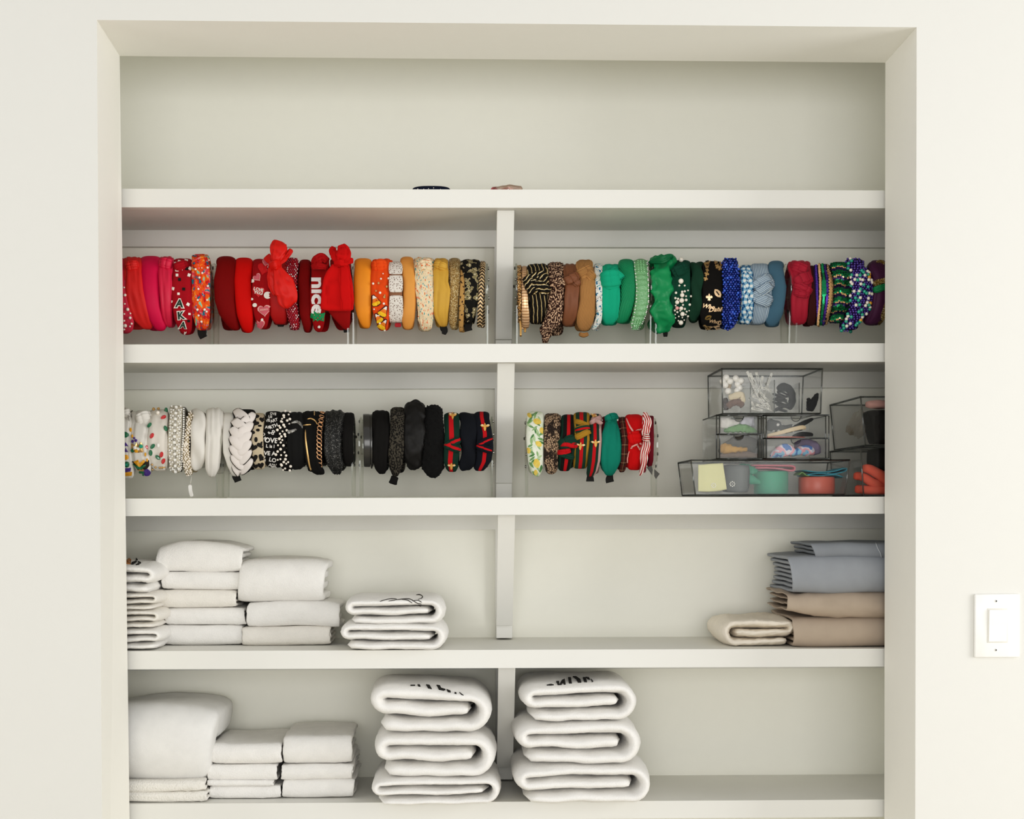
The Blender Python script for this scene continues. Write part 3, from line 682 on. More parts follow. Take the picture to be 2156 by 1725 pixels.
# ================= upper shelf, right bay
G2 = 'headbands on the upper right stands'
b = band('thin gold chain headband next to the middle brace', 560, [(566, 1089, 1097.5), (600, 1089.5, 1098), (648, 1090.5, 1098), (679, 1092, 1099)], mat('gold chain', '#a97f4a', .32, metal=.6, pat=ns('vorc', 500, [(0, '#4a3018'), (.35, '#b98a50'), (.65, '#f0cf9a')]), bump=('vor', 420, 1.)), t=.006, group=G2, disp=lambda a, s, t: .0012 * sin(a * 260 + s * 2))
tip(b, [(676, 1093, 1098.5), (692, 1094, 1098.6), (709, 1094, 1098.4)], mat('gold rod', '#b58f57', .35, metal=.8))
PLE = mat('gold pleated metal', '#dcb088', .3, metal=.55, pat=along(.0062, [(0, '#7a5634'), (.16, '#e3bd96'), (.8, '#c99c70')]))
b = band('gold metallic pleated headband', 561, [(566, 1098.5, 1110), (600, 1098, 1110.5), (634, 1099, 1112), (671, 1099, 1115), (690, 1100, 1114.5), (695, 1102, 1111)], PLE, t=.009, group=G2, disp=lambda a, s, t: .0007 * abs(sin(a * 108)))
tip(b, [(692, 1103, 1108), (700, 1103, 1107.5)], mat('gold rod', '#b58f57', .35, metal=.8))
STRP = cot('black lurex stripe', '#131009', pat=along(.0085, [(0, '#15110b'), (.66, '#8c7443'), (.78, '#d9c79a'), (.86, '#15110b')], 1, .15, .005))
b = band('black turban headband with metallic gold stripes', 556.5, [(564, 1111, 1155), (604, 1110, 1156), (626, 1113, 1156), (634, 1116, 1154), (663, 1115, 1149), (680, 1115, 1142), (685, 1117, 1139)], STRP, disp=folds(.0014, 3, 2), t=.014, group=G2)
STRPX = cot('black lurex cross stripe', '#131009', pat=along(.009, [(0, '#15110b'), (.6, '#8c7443'), (.75, '#e3d4ac'), (.88, '#15110b')], 1, .5, .01))
knot(b, 1130, 596, 24, 22, 10, STRPX, ht=.008, cr=.0022, nf=5)
knot(b, 1132, 602, 22, 11, -14, STRPX, ht=.007, lift=.008, cr=.0015, nf=3)
LFZ = cot('fuzzy leopard knit', '#b6987c', pat=lambda nt: ramp(nt, tex(nt, 'noise', 330, stretch=(.65, 1.2)), [(0, '#2e1710'), (.5, '#3d2015'), (.53, '#c3a184'), (.62, '#dbbd9e')]), bump=('noise', 420, 1.))
b = band('fuzzy brown and cream leopard knit headband with a hanging tail', 552.7, [(562, 1153.5, 1187), (604, 1156, 1188), (648, 1153.5, 1186), (678, 1146, 1183), (692, 1139, 1174), (700, 1136, 1163), (712, 1140, 1156)], LFZ, disp=fuzz(.003, 40, 5), t=.017, group=G2, na=90)
knot(b, 1172, 596, 17, 12, 7, cr=.002)
strip('tail', [(1152, 700, 13, .103), (1149, 711, 8.5, .1), (1148, 719, 6.5, .1), (1148, 722.5, 6, .1)], .005, LFZ, b.root, ns=12)
b = band('brown leather-look headband with a crossed knot', 556.5, [(567, 1186, 1217), (604, 1189, 1220.5), (648, 1187.6, 1219), (671, 1183, 1214.5), (685, 1183.5, 1207), (691, 1188, 1202)], sat('brown leather', '#7a4c30', .42), disp=folds(.0014, 3, 1), t=.014, group=G2)
knot(b, 1203, 588, 17, 9, 9, nf=4); knot(b, 1208, 590, 13, 8, -13, lift=.001, nf=4)
KNT = cot('tan ribbed knit', '#bd8c55', bump=('wavey', 130, .9, dict(detail=.6)))
b = band('tan knitted headband with a twist, gathered at its tip', 547.5, [(555, 1213, 1248.5), (589, 1219, 1254), (634, 1220, 1256), (663, 1214, 1255), (685, 1214, 1249), (697, 1219, 1241), (703, 1225, 1233)], KNT, disp=folds(.001, 2, 3), t=.02, group=G2)
knot(b, 1231, 574, 19, 11, 10, lift=.002, cr=.0008); knot(b, 1240, 578, 13, 9, -11, lift=.001, cr=.0008)
strip('gathered_tip', [(1219, 703, 4, .102), (1229, 706, 5, .1), (1239, 703, 4, .102)], .005, KNT, b.root, ns=10)
band('narrow white headband printed with blue and green flowers', 555.7, [(567, 1251, 1269), (604, 1254, 1269), (648, 1256, 1268.5), (663, 1256, 1268.5), (680, 1252, 1267), (692, 1247, 1257), (699, 1246, 1253)],
     cot('botanical print', '#d8d8d0', pat=lambda nt: mixc(nt, ramp(nt, tex(nt, 'noise', 100, rot=.8), [(0, '#000000'), (.55, '#ffffff')]), ramp(nt, tex(nt, 'noise', 110), [(0, '#2c6d8e'), (.41, '#dcdcd4'), (.6, '#7fb2c0')]), ramp(nt, tex(nt, 'noise', 170), [(0, '#2f6b57'), (.42, '#dcdcd4'), (.57, '#8a5f58'), (.62, '#dcdcd4')]))), t=.01, multi=False, group=G2)
b = band('teal cotton headband with a wide knot', 557, [(564, 1268, 1306), (604, 1268.5, 1306), (634, 1267, 1305.5), (671, 1267, 1302), (682, 1270, 1296), (688, 1276, 1288)], cot('jade cotton', '#12a07c'), disp=folds(.0013, 2, 0), t=.014, group=G2)
knot(b, 1286, 590, 21, 20, 3, ht=.008, cr=.0014, nf=3); knot(b, 1297, 580, 14, 8, -13, lift=.006)
band('green ribbed padded headband', 546, [(555, 1302, 1335.5), (604, 1308, 1339.5), (634, 1307, 1337.5), (663, 1300, 1330.5), (678, 1293.5, 1324), (686, 1296, 1314)], mat('emerald ribbed cloth', '#0e9160', .55, sheen=.2, bump=('wavey', 95, .9, dict(detail=0., rot=.45))), t=.022, n=2.5, multi=False, group=G2)
LGR = mat('light green crystal', '#8fc792', .15, spec=.8, coat=.6); LGD = mat('sage crystal', '#74aa76', .25, spec=.7, coat=.4, bump=('vor', 420, .6))
b = band('padded headband covered in rows of pale green crystals', 547.5, [(556, 1335, 1363), (604, 1340, 1366), (634, 1339, 1366), (663, 1334.5, 1360), (685, 1329, 1351), (696, 1331, 1344), (699, 1334, 1341)], LGD, t=.022, n=2.2, group=G2, na=190, disp=lambda a, s, t: .0022 * sqrt(abs(sin(a * 100))))
LGO = mat('sage bead', '#86ad7c', .25, coat=.4)
Ls = []
for i in range(40):
    v = 550 + i * 3.75; l, r_ = lerp([q[0] for q in b.rows], [q[1] for q in b.rows], v), lerp([q[0] for q in b.rows], [q[2] for q in b.rows], v)
    Ls += [(l + 1.5, v, 1.6, CRYS if i % 2 else LGR), (r_ - 1.5, v, 1.6, CRYS if i % 3 else LGR)]
    if v < 575 or v > 670: Ls += [(l + (r_ - l) * f, v, 1.5, LGR) for f in (.3, .5, .7)]
beads(b, Ls, 'crystal', 95, 'gem')
b = band('emerald satin scrunched headband', 541, [(556, 1376, 1419), (582, 1376, 1419), (611, 1376, 1414), (634, 1379, 1411), (656, 1373, 1412), (678, 1379, 1421), (690, 1382, 1412), (705, 1383, 1407)], sat('emerald satin', '#0d8a52', .3), disp=scrunch(.0085, 9, 2.), t=.018, group=G2, na=120, nk=30)
strip('ruffle', [(1365, 553, 2, .12), (1378, 550, 5, .1), (1395, 546, 8, .08), (1410, 541, 6, .09), (1416, 545, 3, .1)], .004, sat('deep emerald satin', '#0a6a40', .32), b.root, disp=fd(.001, 2, 1))
tip(b, [(702, 1396, 1406), (709, 1397, 1405)])
b = band('dark green knotted headband scattered with pearls, black lower end', 549, [(559, 1416, 1453), (604, 1414, 1454), (648, 1411, 1453), (671, 1414, 1447), (685, 1416, 1439), (694, 1418, 1433)], cot('forest cotton', '#0e4432', pat=lambda nt: ramp(nt, sep(nt, 'nuv')[0], [(0, '#110f0d'), (.085, '#0e2a20'), (.12, '#0e4432')], False)), disp=folds(.001, 2, 2), t=.013, group=G2)
knot(b, 1432, 570, 18, 12, 9, nf=3)
for u, v, r in ((1433, 594, 5.6), (1430, 602, 2.3), (1442, 602, 2.2), (1424, 617, 2.8), (1436, 615, 2.7), (1442, 614, 2.6), (1448, 612, 2), (1436, 622, 4.8), (1444, 624, 2.2), (1421, 628, 2.7), (1427.5, 629.5, 2.6), (1435, 633, 5.2), (1425.5, 636.5, 4.6), (1444, 632, 3.2), (1453, 624, 2.4), (1437, 642, 2.4), (1423, 643.5, 2), (1451, 641.5, 2.8), (1434, 649, 4.4), (1420, 653.5, 2.4), (1442, 650.5, 2.6), (1426, 657, 2.5), (1411.5, 652.5, 1.8), (1445, 656, 2.2), (1435, 660.5, 5), (1413.5, 660, 2.7), (1421, 662, 1.8), (1443, 662, 2), (1429, 666, 1.9), (1447, 665.5, 2.4), (1422.5, 669, 1.9), (1436, 668.5, 1.8), (1440, 673.5, 1.7), (1428, 675, 1.8), (1434, 678, 5.2), (1411, 646, 1.6), (1450, 654, 1.7), (1432, 654, 2)): bead(b, u, v, r, PEARL)
bead(b, 1425.5, 648.5, 4, PINKPEARL, name='pink_pearl'); bead(b, 1433, 551, 5.2, PEARL)
band('dark green twisted cloth headband', 552, [(559, 1454, 1480), (582, 1456, 1480.5), (604, 1458, 1481), (634, 1453, 1478.5), (663, 1450, 1475.5), (675, 1453, 1470), (681, 1458, 1466)], cot('pine cotton', '#163c2a'), disp=twist(.003, 5, .5), t=.016, multi=False, group=G2)
b = band('wide black headband with gold script, footballs and a fleur-de-lis', 550.5, [(560, 1480, 1522), (619, 1479.5, 1522.5), (663, 1475, 1521), (685, 1478, 1520), (694, 1484, 1518), (699, 1491, 1515)], cot('black satin back', '#120f0c'), t=.016, n=2.8, group=G2)
decal(b, 'fleur_de_lis', rot(FLEUR, 1493, 626.5, 7.2), PGOLD)
text(b, 'Who', 1491, 645.5, 9, PGOLD, 8, 'script', .025, sx=1.0, shear=.35); text(b, 'Dat', 1502, 652, 9.5, PGOLD, -4, 'script', .025, sx=1.1, shear=.3)
text(b, 'Who', 1502, 677, 7, PGOLD, 6, 'script', .025, shear=.35); text(b, 'D', 1514, 680, 8, PGOLD, 0, 'script', .025, shear=.3); text(b, 'W', 1518.5, 652, 9, PGOLD, 0, 'script', .03)
LEAFP = [(-1.3, 0), (-.8, -.55), (0, -.8), (.8, -.55), (1.3, 0), (.8, .55), (0, .8), (-.8, .55)]
for u, v, r, an, m in ((1510.5, 618, 8, 55, PGOLD), (1491, 668.5, 6, -25, mat('antique gold', '#8d7442', .35, metal=.8)), (1511, 689, 5, -8, PGOLD), (1484, 687, 4, 20, GOLD), (1489, 552.5, 5.5, -15, GOLD), (1491, 695, 5, 10, GOLD)):
    o = decal(b, 'football', rot(LEAFP, u, v, r, an), m); decal(b, 'football_lace', rot([(-.6, -.12), (.6, -.12), (.6, .12), (-.6, .12)], u, v, r, an), BLKF, .0021, parent=o)
for u, v, r in ((1488, 578, 5), (1486, 588, 4.5), (1489, 570, 3.5), (1510, 562, 5), (1515, 566, 4.5), (1518, 555, 4), (1507, 553, 4)): decal(b, 'fleur_de_lis', rot(FLEUR, u, v, r, 20), GOLD)
for u, v in ((1500, 698), (1508, 697), (1514, 695)): decal(b, 'fleur_de_lis', rot(FLEUR, u, v, 3.5, 90), PGOLD)
BLB = mat('royal blue bead', '#12349a', .16, spec=.7, coat=.6); BLB2 = mat('bright blue bead', '#2c5fd0', .12, spec=.8, coat=.7)
b = band('padded headband covered in royal blue beads', 544, [(550, 1520.5, 1554), (589, 1523, 1560), (634, 1523, 1560), (663, 1521.5, 1557), (685, 1520.5, 1552), (696, 1525, 1543), (699, 1530, 1538)], cot('navy mesh', '#0d1f5c'), t=.024, n=2.4, group=G2)
beads(b, [(u, v, R.choice((1.8, 2.0, 2.2, 3.1)), R.choice((BLB, BLB, BLB2))) for u, v in spots(b, 5.0, .03, .14)], 'bead', 98)
def ging(c1, c2, c3, per):
    def f(nt):
        s = sep(nt, 'uv'); a = [mth(nt, 'GREATER_THAN', mth(nt, 'FRACT', mth(nt, 'MULTIPLY_ADD', s[k], 1 / per, .25)), .5) for k in (0, 1)]
        return ramp(nt, mth(nt, 'MULTIPLY', mth(nt, 'ADD', a[0], a[1]), .5), [(0, c1), (.25, c2), (.75, c3)])
    return f
GIN = cot('blue gingham', '#7fb0c8', pat=ging('#e2e4e0', '#7fabc4', '#1d5684', .0125))
b = band('blue and white gingham braided headband', 558.6, [(567, 1559, 1583), (604, 1561, 1586), (634, 1562, 1587), (663, 1559, 1585.5), (680, 1557, 1579), (684, 1560, 1575)], cot('blue gingham under', '#3f7395', pat=ging('#e2e4e0', '#7fabc4', '#1d5684', .0125)), t=.009, group=G2)
for k in range(3):
    px = []
    for i in range(13):
        v = 564 + i * 9.7; c = (lerp([567, 604, 634, 663, 684], [1571, 1573.5, 1574.5, 1572.2, 1567], v))
        ph = i * .95 + k * 2.094
        px.append((c + 6.5 * sin(ph), v, 6.5))
    strip('strand', px, .0045, GIN, b.root, b, lift=.004 + .001 * k, dive=.004, ns=60, ends=.02)
TIC = cot('blue ticking stripe', '#a9b8c4', pat=along(.0034, [(0, '#6d8299'), (.45, '#b9c6cd')], 1))
b = band('pale blue ticking stripe headband with a big centre knot', 556, [(564, 1580, 1621), (589, 1585, 1625.5), (619, 1586, 1626), (648, 1585, 1622.5), (671, 1580, 1619), (683, 1583, 1610), (687, 1587, 1604)], TIC, disp=folds(.001, 2, 1), t=.016, group=G2)
knot(b, 1606, 598, 20, 17, 12, TIC, ht=.009, cr=.001, nf=2); knot(b, 1604, 629, 20, 15, -8, TIC, ht=.009, cr=.001, nf=2); knot(b, 1606, 612, 19, 10, 14, TIC, ht=.008, lift=.011, cr=.001, nf=2)
band('slate blue suede padded headband', 549.7, [(559, 1618, 1650.5), (604, 1624, 1658), (634, 1622, 1655), (663, 1616, 1650.5), (678, 1612, 1644), (688, 1616, 1635), (693, 1621, 1629)], mat('slate suede', '#476b7e', .9, sheen=.5, bump=('noise', 60, .1)), t=.021, n=2.6, multi=False, group=G2)
VEL = mat('rose velvet', '#a3122e', .7, sheen=.9, bump=('noise', 500, .1))
b = band('rose red velvet headband with a rosette knot', 550, [(558, 1660, 1706), (583, 1668, 1710.5), (611, 1669, 1710), (632, 1666, 1705.5), (667, 1666, 1702), (681, 1667, 1698), (688, 1671, 1692)], VEL, disp=folds(.0015, 3, 1), t=.015, group=G2)
knot(b, 1684, 567, 19, 11, -7, nf=3); knot(b, 1691, 590, 18, 14, 8, nf=5, cr=.0016); knot(b, 1690, 607, 19, 9, -9, nf=4); knot(b, 1687, 619, 17, 7, -4, nf=3)
band('plain dark maroon cloth headband between velvet and sequins', 560, [(566, 1703, 1715), (597, 1706, 1717), (639, 1704, 1721), (667, 1702, 1719.5), (684, 1699, 1717), (690, 1703, 1713)], cot('maroon cloth', '#3c1210'), t=.012, multi=False, group=G2)
SQP = mat('purple sequin', '#5a3aa0', .2, metal=.7); SQG = mat('green sequin', '#1f8f5c', .2, metal=.7); SQO = mat('gold sequin', '#dcb483', .2, metal=.85); SQDG = mat('deep green sequin', '#0a5a34', .22, metal=.7); SQDP = mat('deep purple sequin', '#2c1c4a', .22, metal=.7)
b = band('narrow purple sequin headband', 558.5, [(567, 1713, 1723), (597, 1715, 1724.5), (639, 1717, 1724), (667, 1719, 1724), (680, 1719.5, 1723.5)], cot('purple cloth', '#2a1c4c'), t=.008, group=G2)
beads(b, [(u, v, 2.4, SQP) for u, v in spots(b, 4.2, .1, .1)], 'sequin', 95, 'sequin')
b = band('headband of gold, green and purple sequin stripes', 556.5, [(565, 1723, 1747), (583, 1723.5, 1754), (611, 1724, 1755.5), (639, 1723, 1753), (667, 1721, 1747), (688, 1720, 1742.5)], cot('dark sequin ground', '#1c1c1c'), t=.012, group=G2)
L_ = []
for m, s0, s1 in ((SQO, -1, -.55), (SQG, -.55, -.05), (SQP, -.02, .3), (SQO, .4, 1.)): L_ += [(u, v, 2.7, m) for u, v in spots(b, 3.4, .06, .12, s0=s0, s1=s1)]
beads(b, L_, 'sequin', 98, 'sequin')
b = band('wide scrunched green sequin headband with gold and purple bands', 553.6, [(562, 1751, 1788), (583, 1755, 1792), (611, 1757, 1793), (639, 1754, 1791), (667, 1749, 1781), (679, 1747, 1772), (684, 1750, 1766)], cot('black green cloth', '#0c1d12'), disp=lambda a, s, t: .003 * sin(a * 62) + .001 * nz(a * 20, s * 3), t=.016, group=G2, na=110)
L_ = []
for u, v in spots(b, 3.4, .02, .2):
    x = ((v - 553) / 18.2 + .12 * sin(u * .2)) % 1
    L_.append((u, v, 2.3, SQDG if x < .42 else SQG if x < .55 else SQO if x < .7 else SQDP))
beads(b, L_, 'sequin', 98, 'sequin')
b = band('headband covered in purple, teal and pearl beads', 545, [(553, 1778, 1820), (570, 1788, 1834), (597, 1791, 1838), (625, 1791, 1838), (653, 1788, 1832), (674, 1780, 1820), (688, 1771, 1810), (698, 1768, 1796), (701, 1769, 1790)], cot('dark purple cloth', '#2a1242'), t=.024, n=2.4, group=G2)
L_ = []
for i, (u, v) in enumerate(spots(b, 5.4, .03, .16)):
    k = (i * 7 + int(v)) % 11; k = 1 if k == 3 and i % 3 else k; w = (u - lerp([553, 597, 625, 688], [1778, 1791, 1791, 1771], v)) / 46
    L_.append((u, v, 3.7 if k in (0, 3) else (3.9 if k in (6, 8) else 2.5), PEARL if k in (0, 3) else TEALB if k == 6 or (k == 8 and w < .85) else YELG if k == 8 else PURB))
beads(b, L_, 'bead', 98)
PUR = sat('plum satin', '#4b1a40', .5)
b = band('plum satin headband with a gold glitter and green cuff, against the right jamb', 549, [(561, 1830, 1868), (583, 1840, 1876), (611, 1841, 1877), (639, 1837, 1872), (667, 1827, 1866), (682, 1821, 1850), (689, 1824, 1840)], PUR, disp=folds(.001, 2, 2), t=.02, group=G2)
GLI = mat('gold glitter trim', '#b5945e', .3, metal=.7, pat=ns('vorc', 1000, [(0, '#5d4620'), (.4, '#a8863f'), (.7, '#f0dcb0')]), bump=('vor', 900, .8))
knot(b, 1857, 594, 20, 6, 5, GLI, ht=.004, name='glitter_cuff'); knot(b, 1856, 607, 19, 7, 6, sat('emerald cuff', '#0b7a46', .4), ht=.005, name='green_cuff')
strip('glitter_edge', [(1872, 622, 6), (1866, 645, 6), (1858, 668, 5.5), (1848, 684, 4)], .0016, GLI, b.root, b, lift=.001, dive=.001)
strip('glitter_edge', [(1845, 553, 3), (1854, 552, 4), (1862, 557, 4)], .0016, GLI, b.root, b, lift=.001, dive=.001)
# ---- on the topmost shelf
b = band('navy headband with white and red confetti lying on the topmost shelf', 391.5, [(396, 868, 948), (404, 862, 952), (420, 866, 946)], cot('navy confetti cloth', '#131a30', pat=ns('vor', 160, [(0, '#e8e4dc'), (.16, '#131a30'), (1, '#131a30')])), t=.02, yc=.15, Ry=.012, a0=-10, a1=190, multi=False, na=20)
b.root['label'] = 'navy headband with white flecks lying on the topmost shelf'
CL = clear('clear bag plastic', '#ead9d2', .12, .5)
r = empty('plastic_bag', at(1068, 400, .15), 'clear plastic bag with pale pink ribbon lying on the topmost shelf', 'plastic bag')
z1 = sz(0, r.location.x)
def sheet(name, pts, m, parent, th=.0015):
    """soft crumpled pouch from (u, v, half width px, y)"""
    return strip(name, pts, th, m, parent, disp=lambda a, s, t: .0025 * nz(a * 6, s * 4, 5), ns=20, n=3)
sheet('bag', [(1034, 402, 9, .15), (1052, 402, 9, .14), (1075, 400, 10, .15), (1100, 402, 9, .16)], CL, r, .01)
sheet('ribbon', [(1034, 400, 3, .14), (1041, 397, 2.5, .14), (1046, 401, 3, .14)], mat('rose ribbon', '#c76d74', .6), r, .002)
sheet('ribbon', [(1055, 401, 3, .14), (1070, 397, 2.5, .14), (1080, 401, 3, .14)], mat('pale pink ribbon', '#dcb3a8', .6), r, .002)
# ================= lower shelf, left bay
G3 = 'headbands on the lower left stands'
IV = cot('ivory cotton', '#dcd6cc'); WH = cot('white cotton', '#dedad2')
b = band('white headband with purple, green and gold sequin motifs, cut off by the left jamb', 858, [(867, 250, 271), (878, 250, 276), (915, 249, 275), (961, 249, 276), (991, 253, 280.5), (1006, 256, 281), (1013, 262, 277)], WH, disp=folds(.001), t=.013, group=G3)
knot(b, 268, 873, 12, 9, 2)
decal(b, 'green_motif', rot(OVAL, 264, 916, 6), GRNG)
for u, v in ((264.5, 936), (265, 948)): decal(b, 'purple_motif', rot([(-1, .9), (0, -1), (1, .9)], u, v, 4.6), PURG)
decal(b, 'gold_motif', rot(OVAL, 265, 963, 5.4), YELG); o = decal(b, 'green_motif', rot(OVAL, 267, 978, 6), GRNG); decal(b, 'green_centre', rot(OVAL, 267, 978, 2.5), TEALB, .0021, parent=o)
decal(b, 'purple_motif', rot([(-1.2, -.4), (1.2, -.6), (.9, .5), (-1, .8)], 268, 989, 6.5), PURG); decal(b, 'gold_motif', rot([(-1.2, -.5), (1.2, -.6), (1.1, .5), (-1.1, .7)], 270, 997.5, 6.5), YELG)
b = band('white knotted headband with a jewelled crown and a purple, green and gold mask', 865, [(873, 277, 317), (900, 275, 313), (946, 275, 308), (976, 278, 315), (991, 285, 317), (1002, 297, 315), (1007, 304, 313)], WH, disp=folds(.0012, 3), t=.013, group=G3)
knot(b, 303, 881, 17, 12, 5)
ol = decal(b, 'crown', [(275, 956), (274, 940), (279, 934), (284, 941), (288, 932), (292, 939), (297, 931), (301, 936), (302, 950), (302.5, 952)], GOLD, th=.002)
for u, v, r, m in ((279, 949, 4.4, GRNG), (285, 943, 4.2, CRYS), (286, 950, 4, YELG), (297, 940, 4.6, TEALB), (292, 945, 3.6, CRYS), (279.5, 930, 3.4, PURG), (286, 928, 3.4, PURG), (283, 923, 2.4, PURG)): bead(b, u, v, r, m, 'gem', 'gem', .3)
for u, v, r in ((273.5, 905, 4.2), (278, 919, 3.4), (306, 957, 3.6), (309.5, 969, 3.4), (283, 863.5, 2.6)): bead(b, u, v, r, YELG, 'gem', 'amber_gem', .3, sc=(.65, .6, 1.2))
o = decal(b, 'mask', [(278, 972), (286, 974), (294, 982), (303, 974), (313, 969), (314, 980), (308, 988), (299, 989), (290, 988), (282, 982)], mat('mask outline', '#2a2018', .7))
decal(b, 'mask_gold', [(282, 972), (291, 968), (294, 979), (302, 968), (306, 972), (296, 983), (292, 983)], YELG, .002, parent=o)
decal(b, 'mask_green', [(281, 976), (289, 983), (297, 985), (306, 977), (308, 980), (299, 987), (290, 986)], GRNG, .0024, parent=o)
decal(b, 'green_motif', rot(OVAL, 297, 999, 6.5), GRNG); decal(b, 'purple_motif', rot(OVAL, 309, 994.5, 7), PURG); decal(b, 'gold_motif', rot(LEAFP, 297, 991, 7, 12), GOLD)
b = band('ivory headband with red and green teardrop gems and gold trim', 862, [(872, 314, 353), (900, 311, 352), (930, 308, 351.5), (961, 310, 352), (983, 316, 352), (993, 322, 351.5), (996, 327, 348)], IV, disp=folds(.0012, 2), t=.014, group=G3)
def gem(u, v, r, m, an, nm='gem'): bead(b, u, v, r, m, 'gem', nm, .35, sc=(.72, .5, 1.15), ang=an)
for u, v, m, an in ((344, 880, REDG, 60), (312, 894, GRNG, 40), (348, 903, GRNG, -20), (320, 918, REDG, 30), (309.5, 941, REDG, -60), (321.5, 940, GRNG, 40), (317.5, 953.5, GRNG, 0), (333, 963, GRNG, -50), (340, 957, REDG, 15), (343.5, 970.5, REDG, 20), (349, 866, GRNG, 0)): gem(u, v, 5.6, m, an)
for u, v in ((333.5, 938), (306.5, 922), (345, 984)): gem(u, v, 4, CRYS, 0, 'crystal')
bead(b, 332, 872, 4.4, PEARL); bead(b, 324, 864, 3.5, GOLD, 'gem', 'gold_gem'); bead(b, 333, 863, 3.2, GOLD, 'gem', 'gold_gem')
beads(b, [(318 + i * 4.2, 983 + 10 * sin(min(1, i / 3.) * 1.5), 2.2, GOLD) for i in range(9)], 'gold_bead')
b = band('wide white headband covered in crystal flowers', 854, [(862, 357, 386), (900, 353, 385), (930, 352, 382), (961, 352, 382), (985, 356, 382), (996, 361, 380), (1001, 365, 377)], mat('ivory mesh', '#c9c2b0', .7, pat=ns('vor', 240, [(0, '#6f695c'), (.3, '#cfc8b8'), (1, '#e2dcce')])), t=.013, group=G3)
L_ = []
for i in range(12):
    v = 860 + i * 12; uc = lerp([860, 930, 1000], [371, 367, 370], v)
    L_.append((uc, v, 3.6, CRYS))
    for dx, dy in ((-9, -3), (9, -3), (-5.5, 5), (5.5, 5), (-10, 4), (10, 4), (0, 6)): L_.append((uc + dx, v + dy, 2.2, CRYS if dx else SILV))
beads(b, L_, 'crystal', 98, 'gem'); 
b = band('very thin silver crystal headband', 857, [(865, 383, 391), (900, 383, 391), (946, 381, 387), (991, 379.5, 384.5), (996, 380, 383)], mat('dark silver', '#6f6a60', .35, metal=.7), t=.006, group=G3)
beads(b, [(u, v, 2, CRYS) for u, v in [(lerp([857, 900, 946, 991], [387, 387, 384, 382], 862 + 4.6 * i), 862 + 4.6 * i) for i in range(28)]], 'crystal', 98, 'gem')
b = band('narrow headband clustered with tiny pearls, white tag hanging from it', 866.5, [(873, 395, 406), (885, 391, 402), (915, 388.5, 398), (946, 383, 397), (983, 385.5, 400), (1000, 389, 406), (1004, 391, 404)], mat('champagne thread', '#a89878', .5), t=.01, group=G3)
beads(b, [(u, v, R.choice((1.6, 2., 2.3)), PEARL) for u, v in spots(b, 3.9, .02, .2)], 'pearl', 98)
z0 = sz(2, -.66)
q = [at(403, 1004, .09), at(402, 1014, .085), at(400.5, 1021, .08)]
mk('tag_string', G().tube(q, .0005, 5).out(), WHT, b.root)
strip('price_tag', [(400, 1021, 3.8, .08), (401, 1034, 3.8, .075), (404.5, 1046, 3.8, .065)], .0004, mat('white tag', '#eceae4', .6), b.root, n=6, ns=10, ends=.01)
b = band('white gathered cloth headband beside the pearl clustered one', 863, [(871, 403, 431), (915, 401, 433), (946, 397, 431), (976, 400, 429), (990, 405, 427), (995, 411, 423)], WH, disp=twist(.0028, 4, 1), t=.018, multi=False, group=G3)
band('white padded cloth headband at the right end of the jewelled stand', 859, [(870, 434, 469), (915, 433, 467), (961, 430, 464), (991, 431, 461), (1004, 437, 455), (1010, 442, 450)], WH, disp=folds(.0014, 3, 2), t=.02, n=2.5, multi=False, group=G3)
b = band('slim smooth white headband with a black tip, leaning left', 869, [(880, 470, 492), (895, 469, 486), (925, 468, 483.5), (954, 469, 485.5), (983, 478, 494.5), (1000, 486, 502), (1007, 490, 504)], WH, t=.01, group=G3)
tip(b, [(1004, 489, 505), (1009, 492, 507), (1014, 494, 509)])
b = band('wide white braided headband outlined in black', 862, [(872, 497, 536), (909, 485.5, 529), (954, 485.5, 528), (983, 492, 531), (994, 500, 527), (999, 506, 521)], cot('black braid core', '#14110e'), t=.01, n=3.2, group=G3)
PIPE = cot('black piping', '#0e0c0a'); BRW = cot('white braid cloth', '#e0d8d2', bump=('noise', 80, .2))
for k in range(7):       # overlapping herringbone lobes of the plait
    v = 875 + k * 19; c = lerp([872, 909, 954, 994], [516, 507, 507, 513], v)
    for sd in (1, -1):
        vv = v + (9.5 if sd < 0 else 0)
        if vv > 990: continue
        px = [(c - sd * 20, vv - 14, 5), (c - sd * 13, vv - 4, 9.5), (c, vv + 8, 11), (c + sd * 9, vv + 16, 6)]
        strip('piping', [(u, w_, h + 1.7) for u, w_, h in px], .0028, PIPE, b.root, b, lift=.003 + .0006 * (k % 2), dive=.003, ns=14, nk=10)
        strip('strand', px, .0036, BRW, b.root, b, lift=.0046 + .0006 * (k % 2), dive=.003, ns=14, nk=12)
LH = cot('cream heart leopard', '#c3b49a')
b = band('cream headband printed with black hearts and leopard spots', 870, [(877, 531, 557), (909, 528.5, 554), (954, 527, 555), (983, 531, 558), (992, 535, 556)], LH, t=.009, multi=True, group=G3)
BP = mat('black print', '#17120e', .8)
for u, v, r, an in ((534, 942, 8, 15), (549, 937, 8, -20), (535, 965, 8.5, -15), (551, 964, 8, 30), (536, 982, 7, 20), (549, 980, 7, -10), (539, 891, 6.5, 30), (552, 884, 6, 0)): decal(b, 'heart_print', rot(HEART, u, v, r, an), BP, .0002, .0006)
for u, v, a_, c_, an in ((540, 877, 6, 3.4, 0), (532, 911, 5, 3.5, -20), (543, 906, 4, 3, 60), (539, 926, 3.5, 5.5, 20), (547, 897, 4, 2, 0)): decal(b, 'spot_print', [(u + a_ * x, v + c_ * y) for x, y in rot(OVAL, 0, 0, 1, an)], BP, .0002, .0006)
b = band('black headband lettered in white with love sayings', 866, [(875, 559, 593), (909, 553, 586), (954, 553, 585), (975, 556, 589), (986, 562, 595), (989, 566, 592)], BLK, t=.014, group=G3)
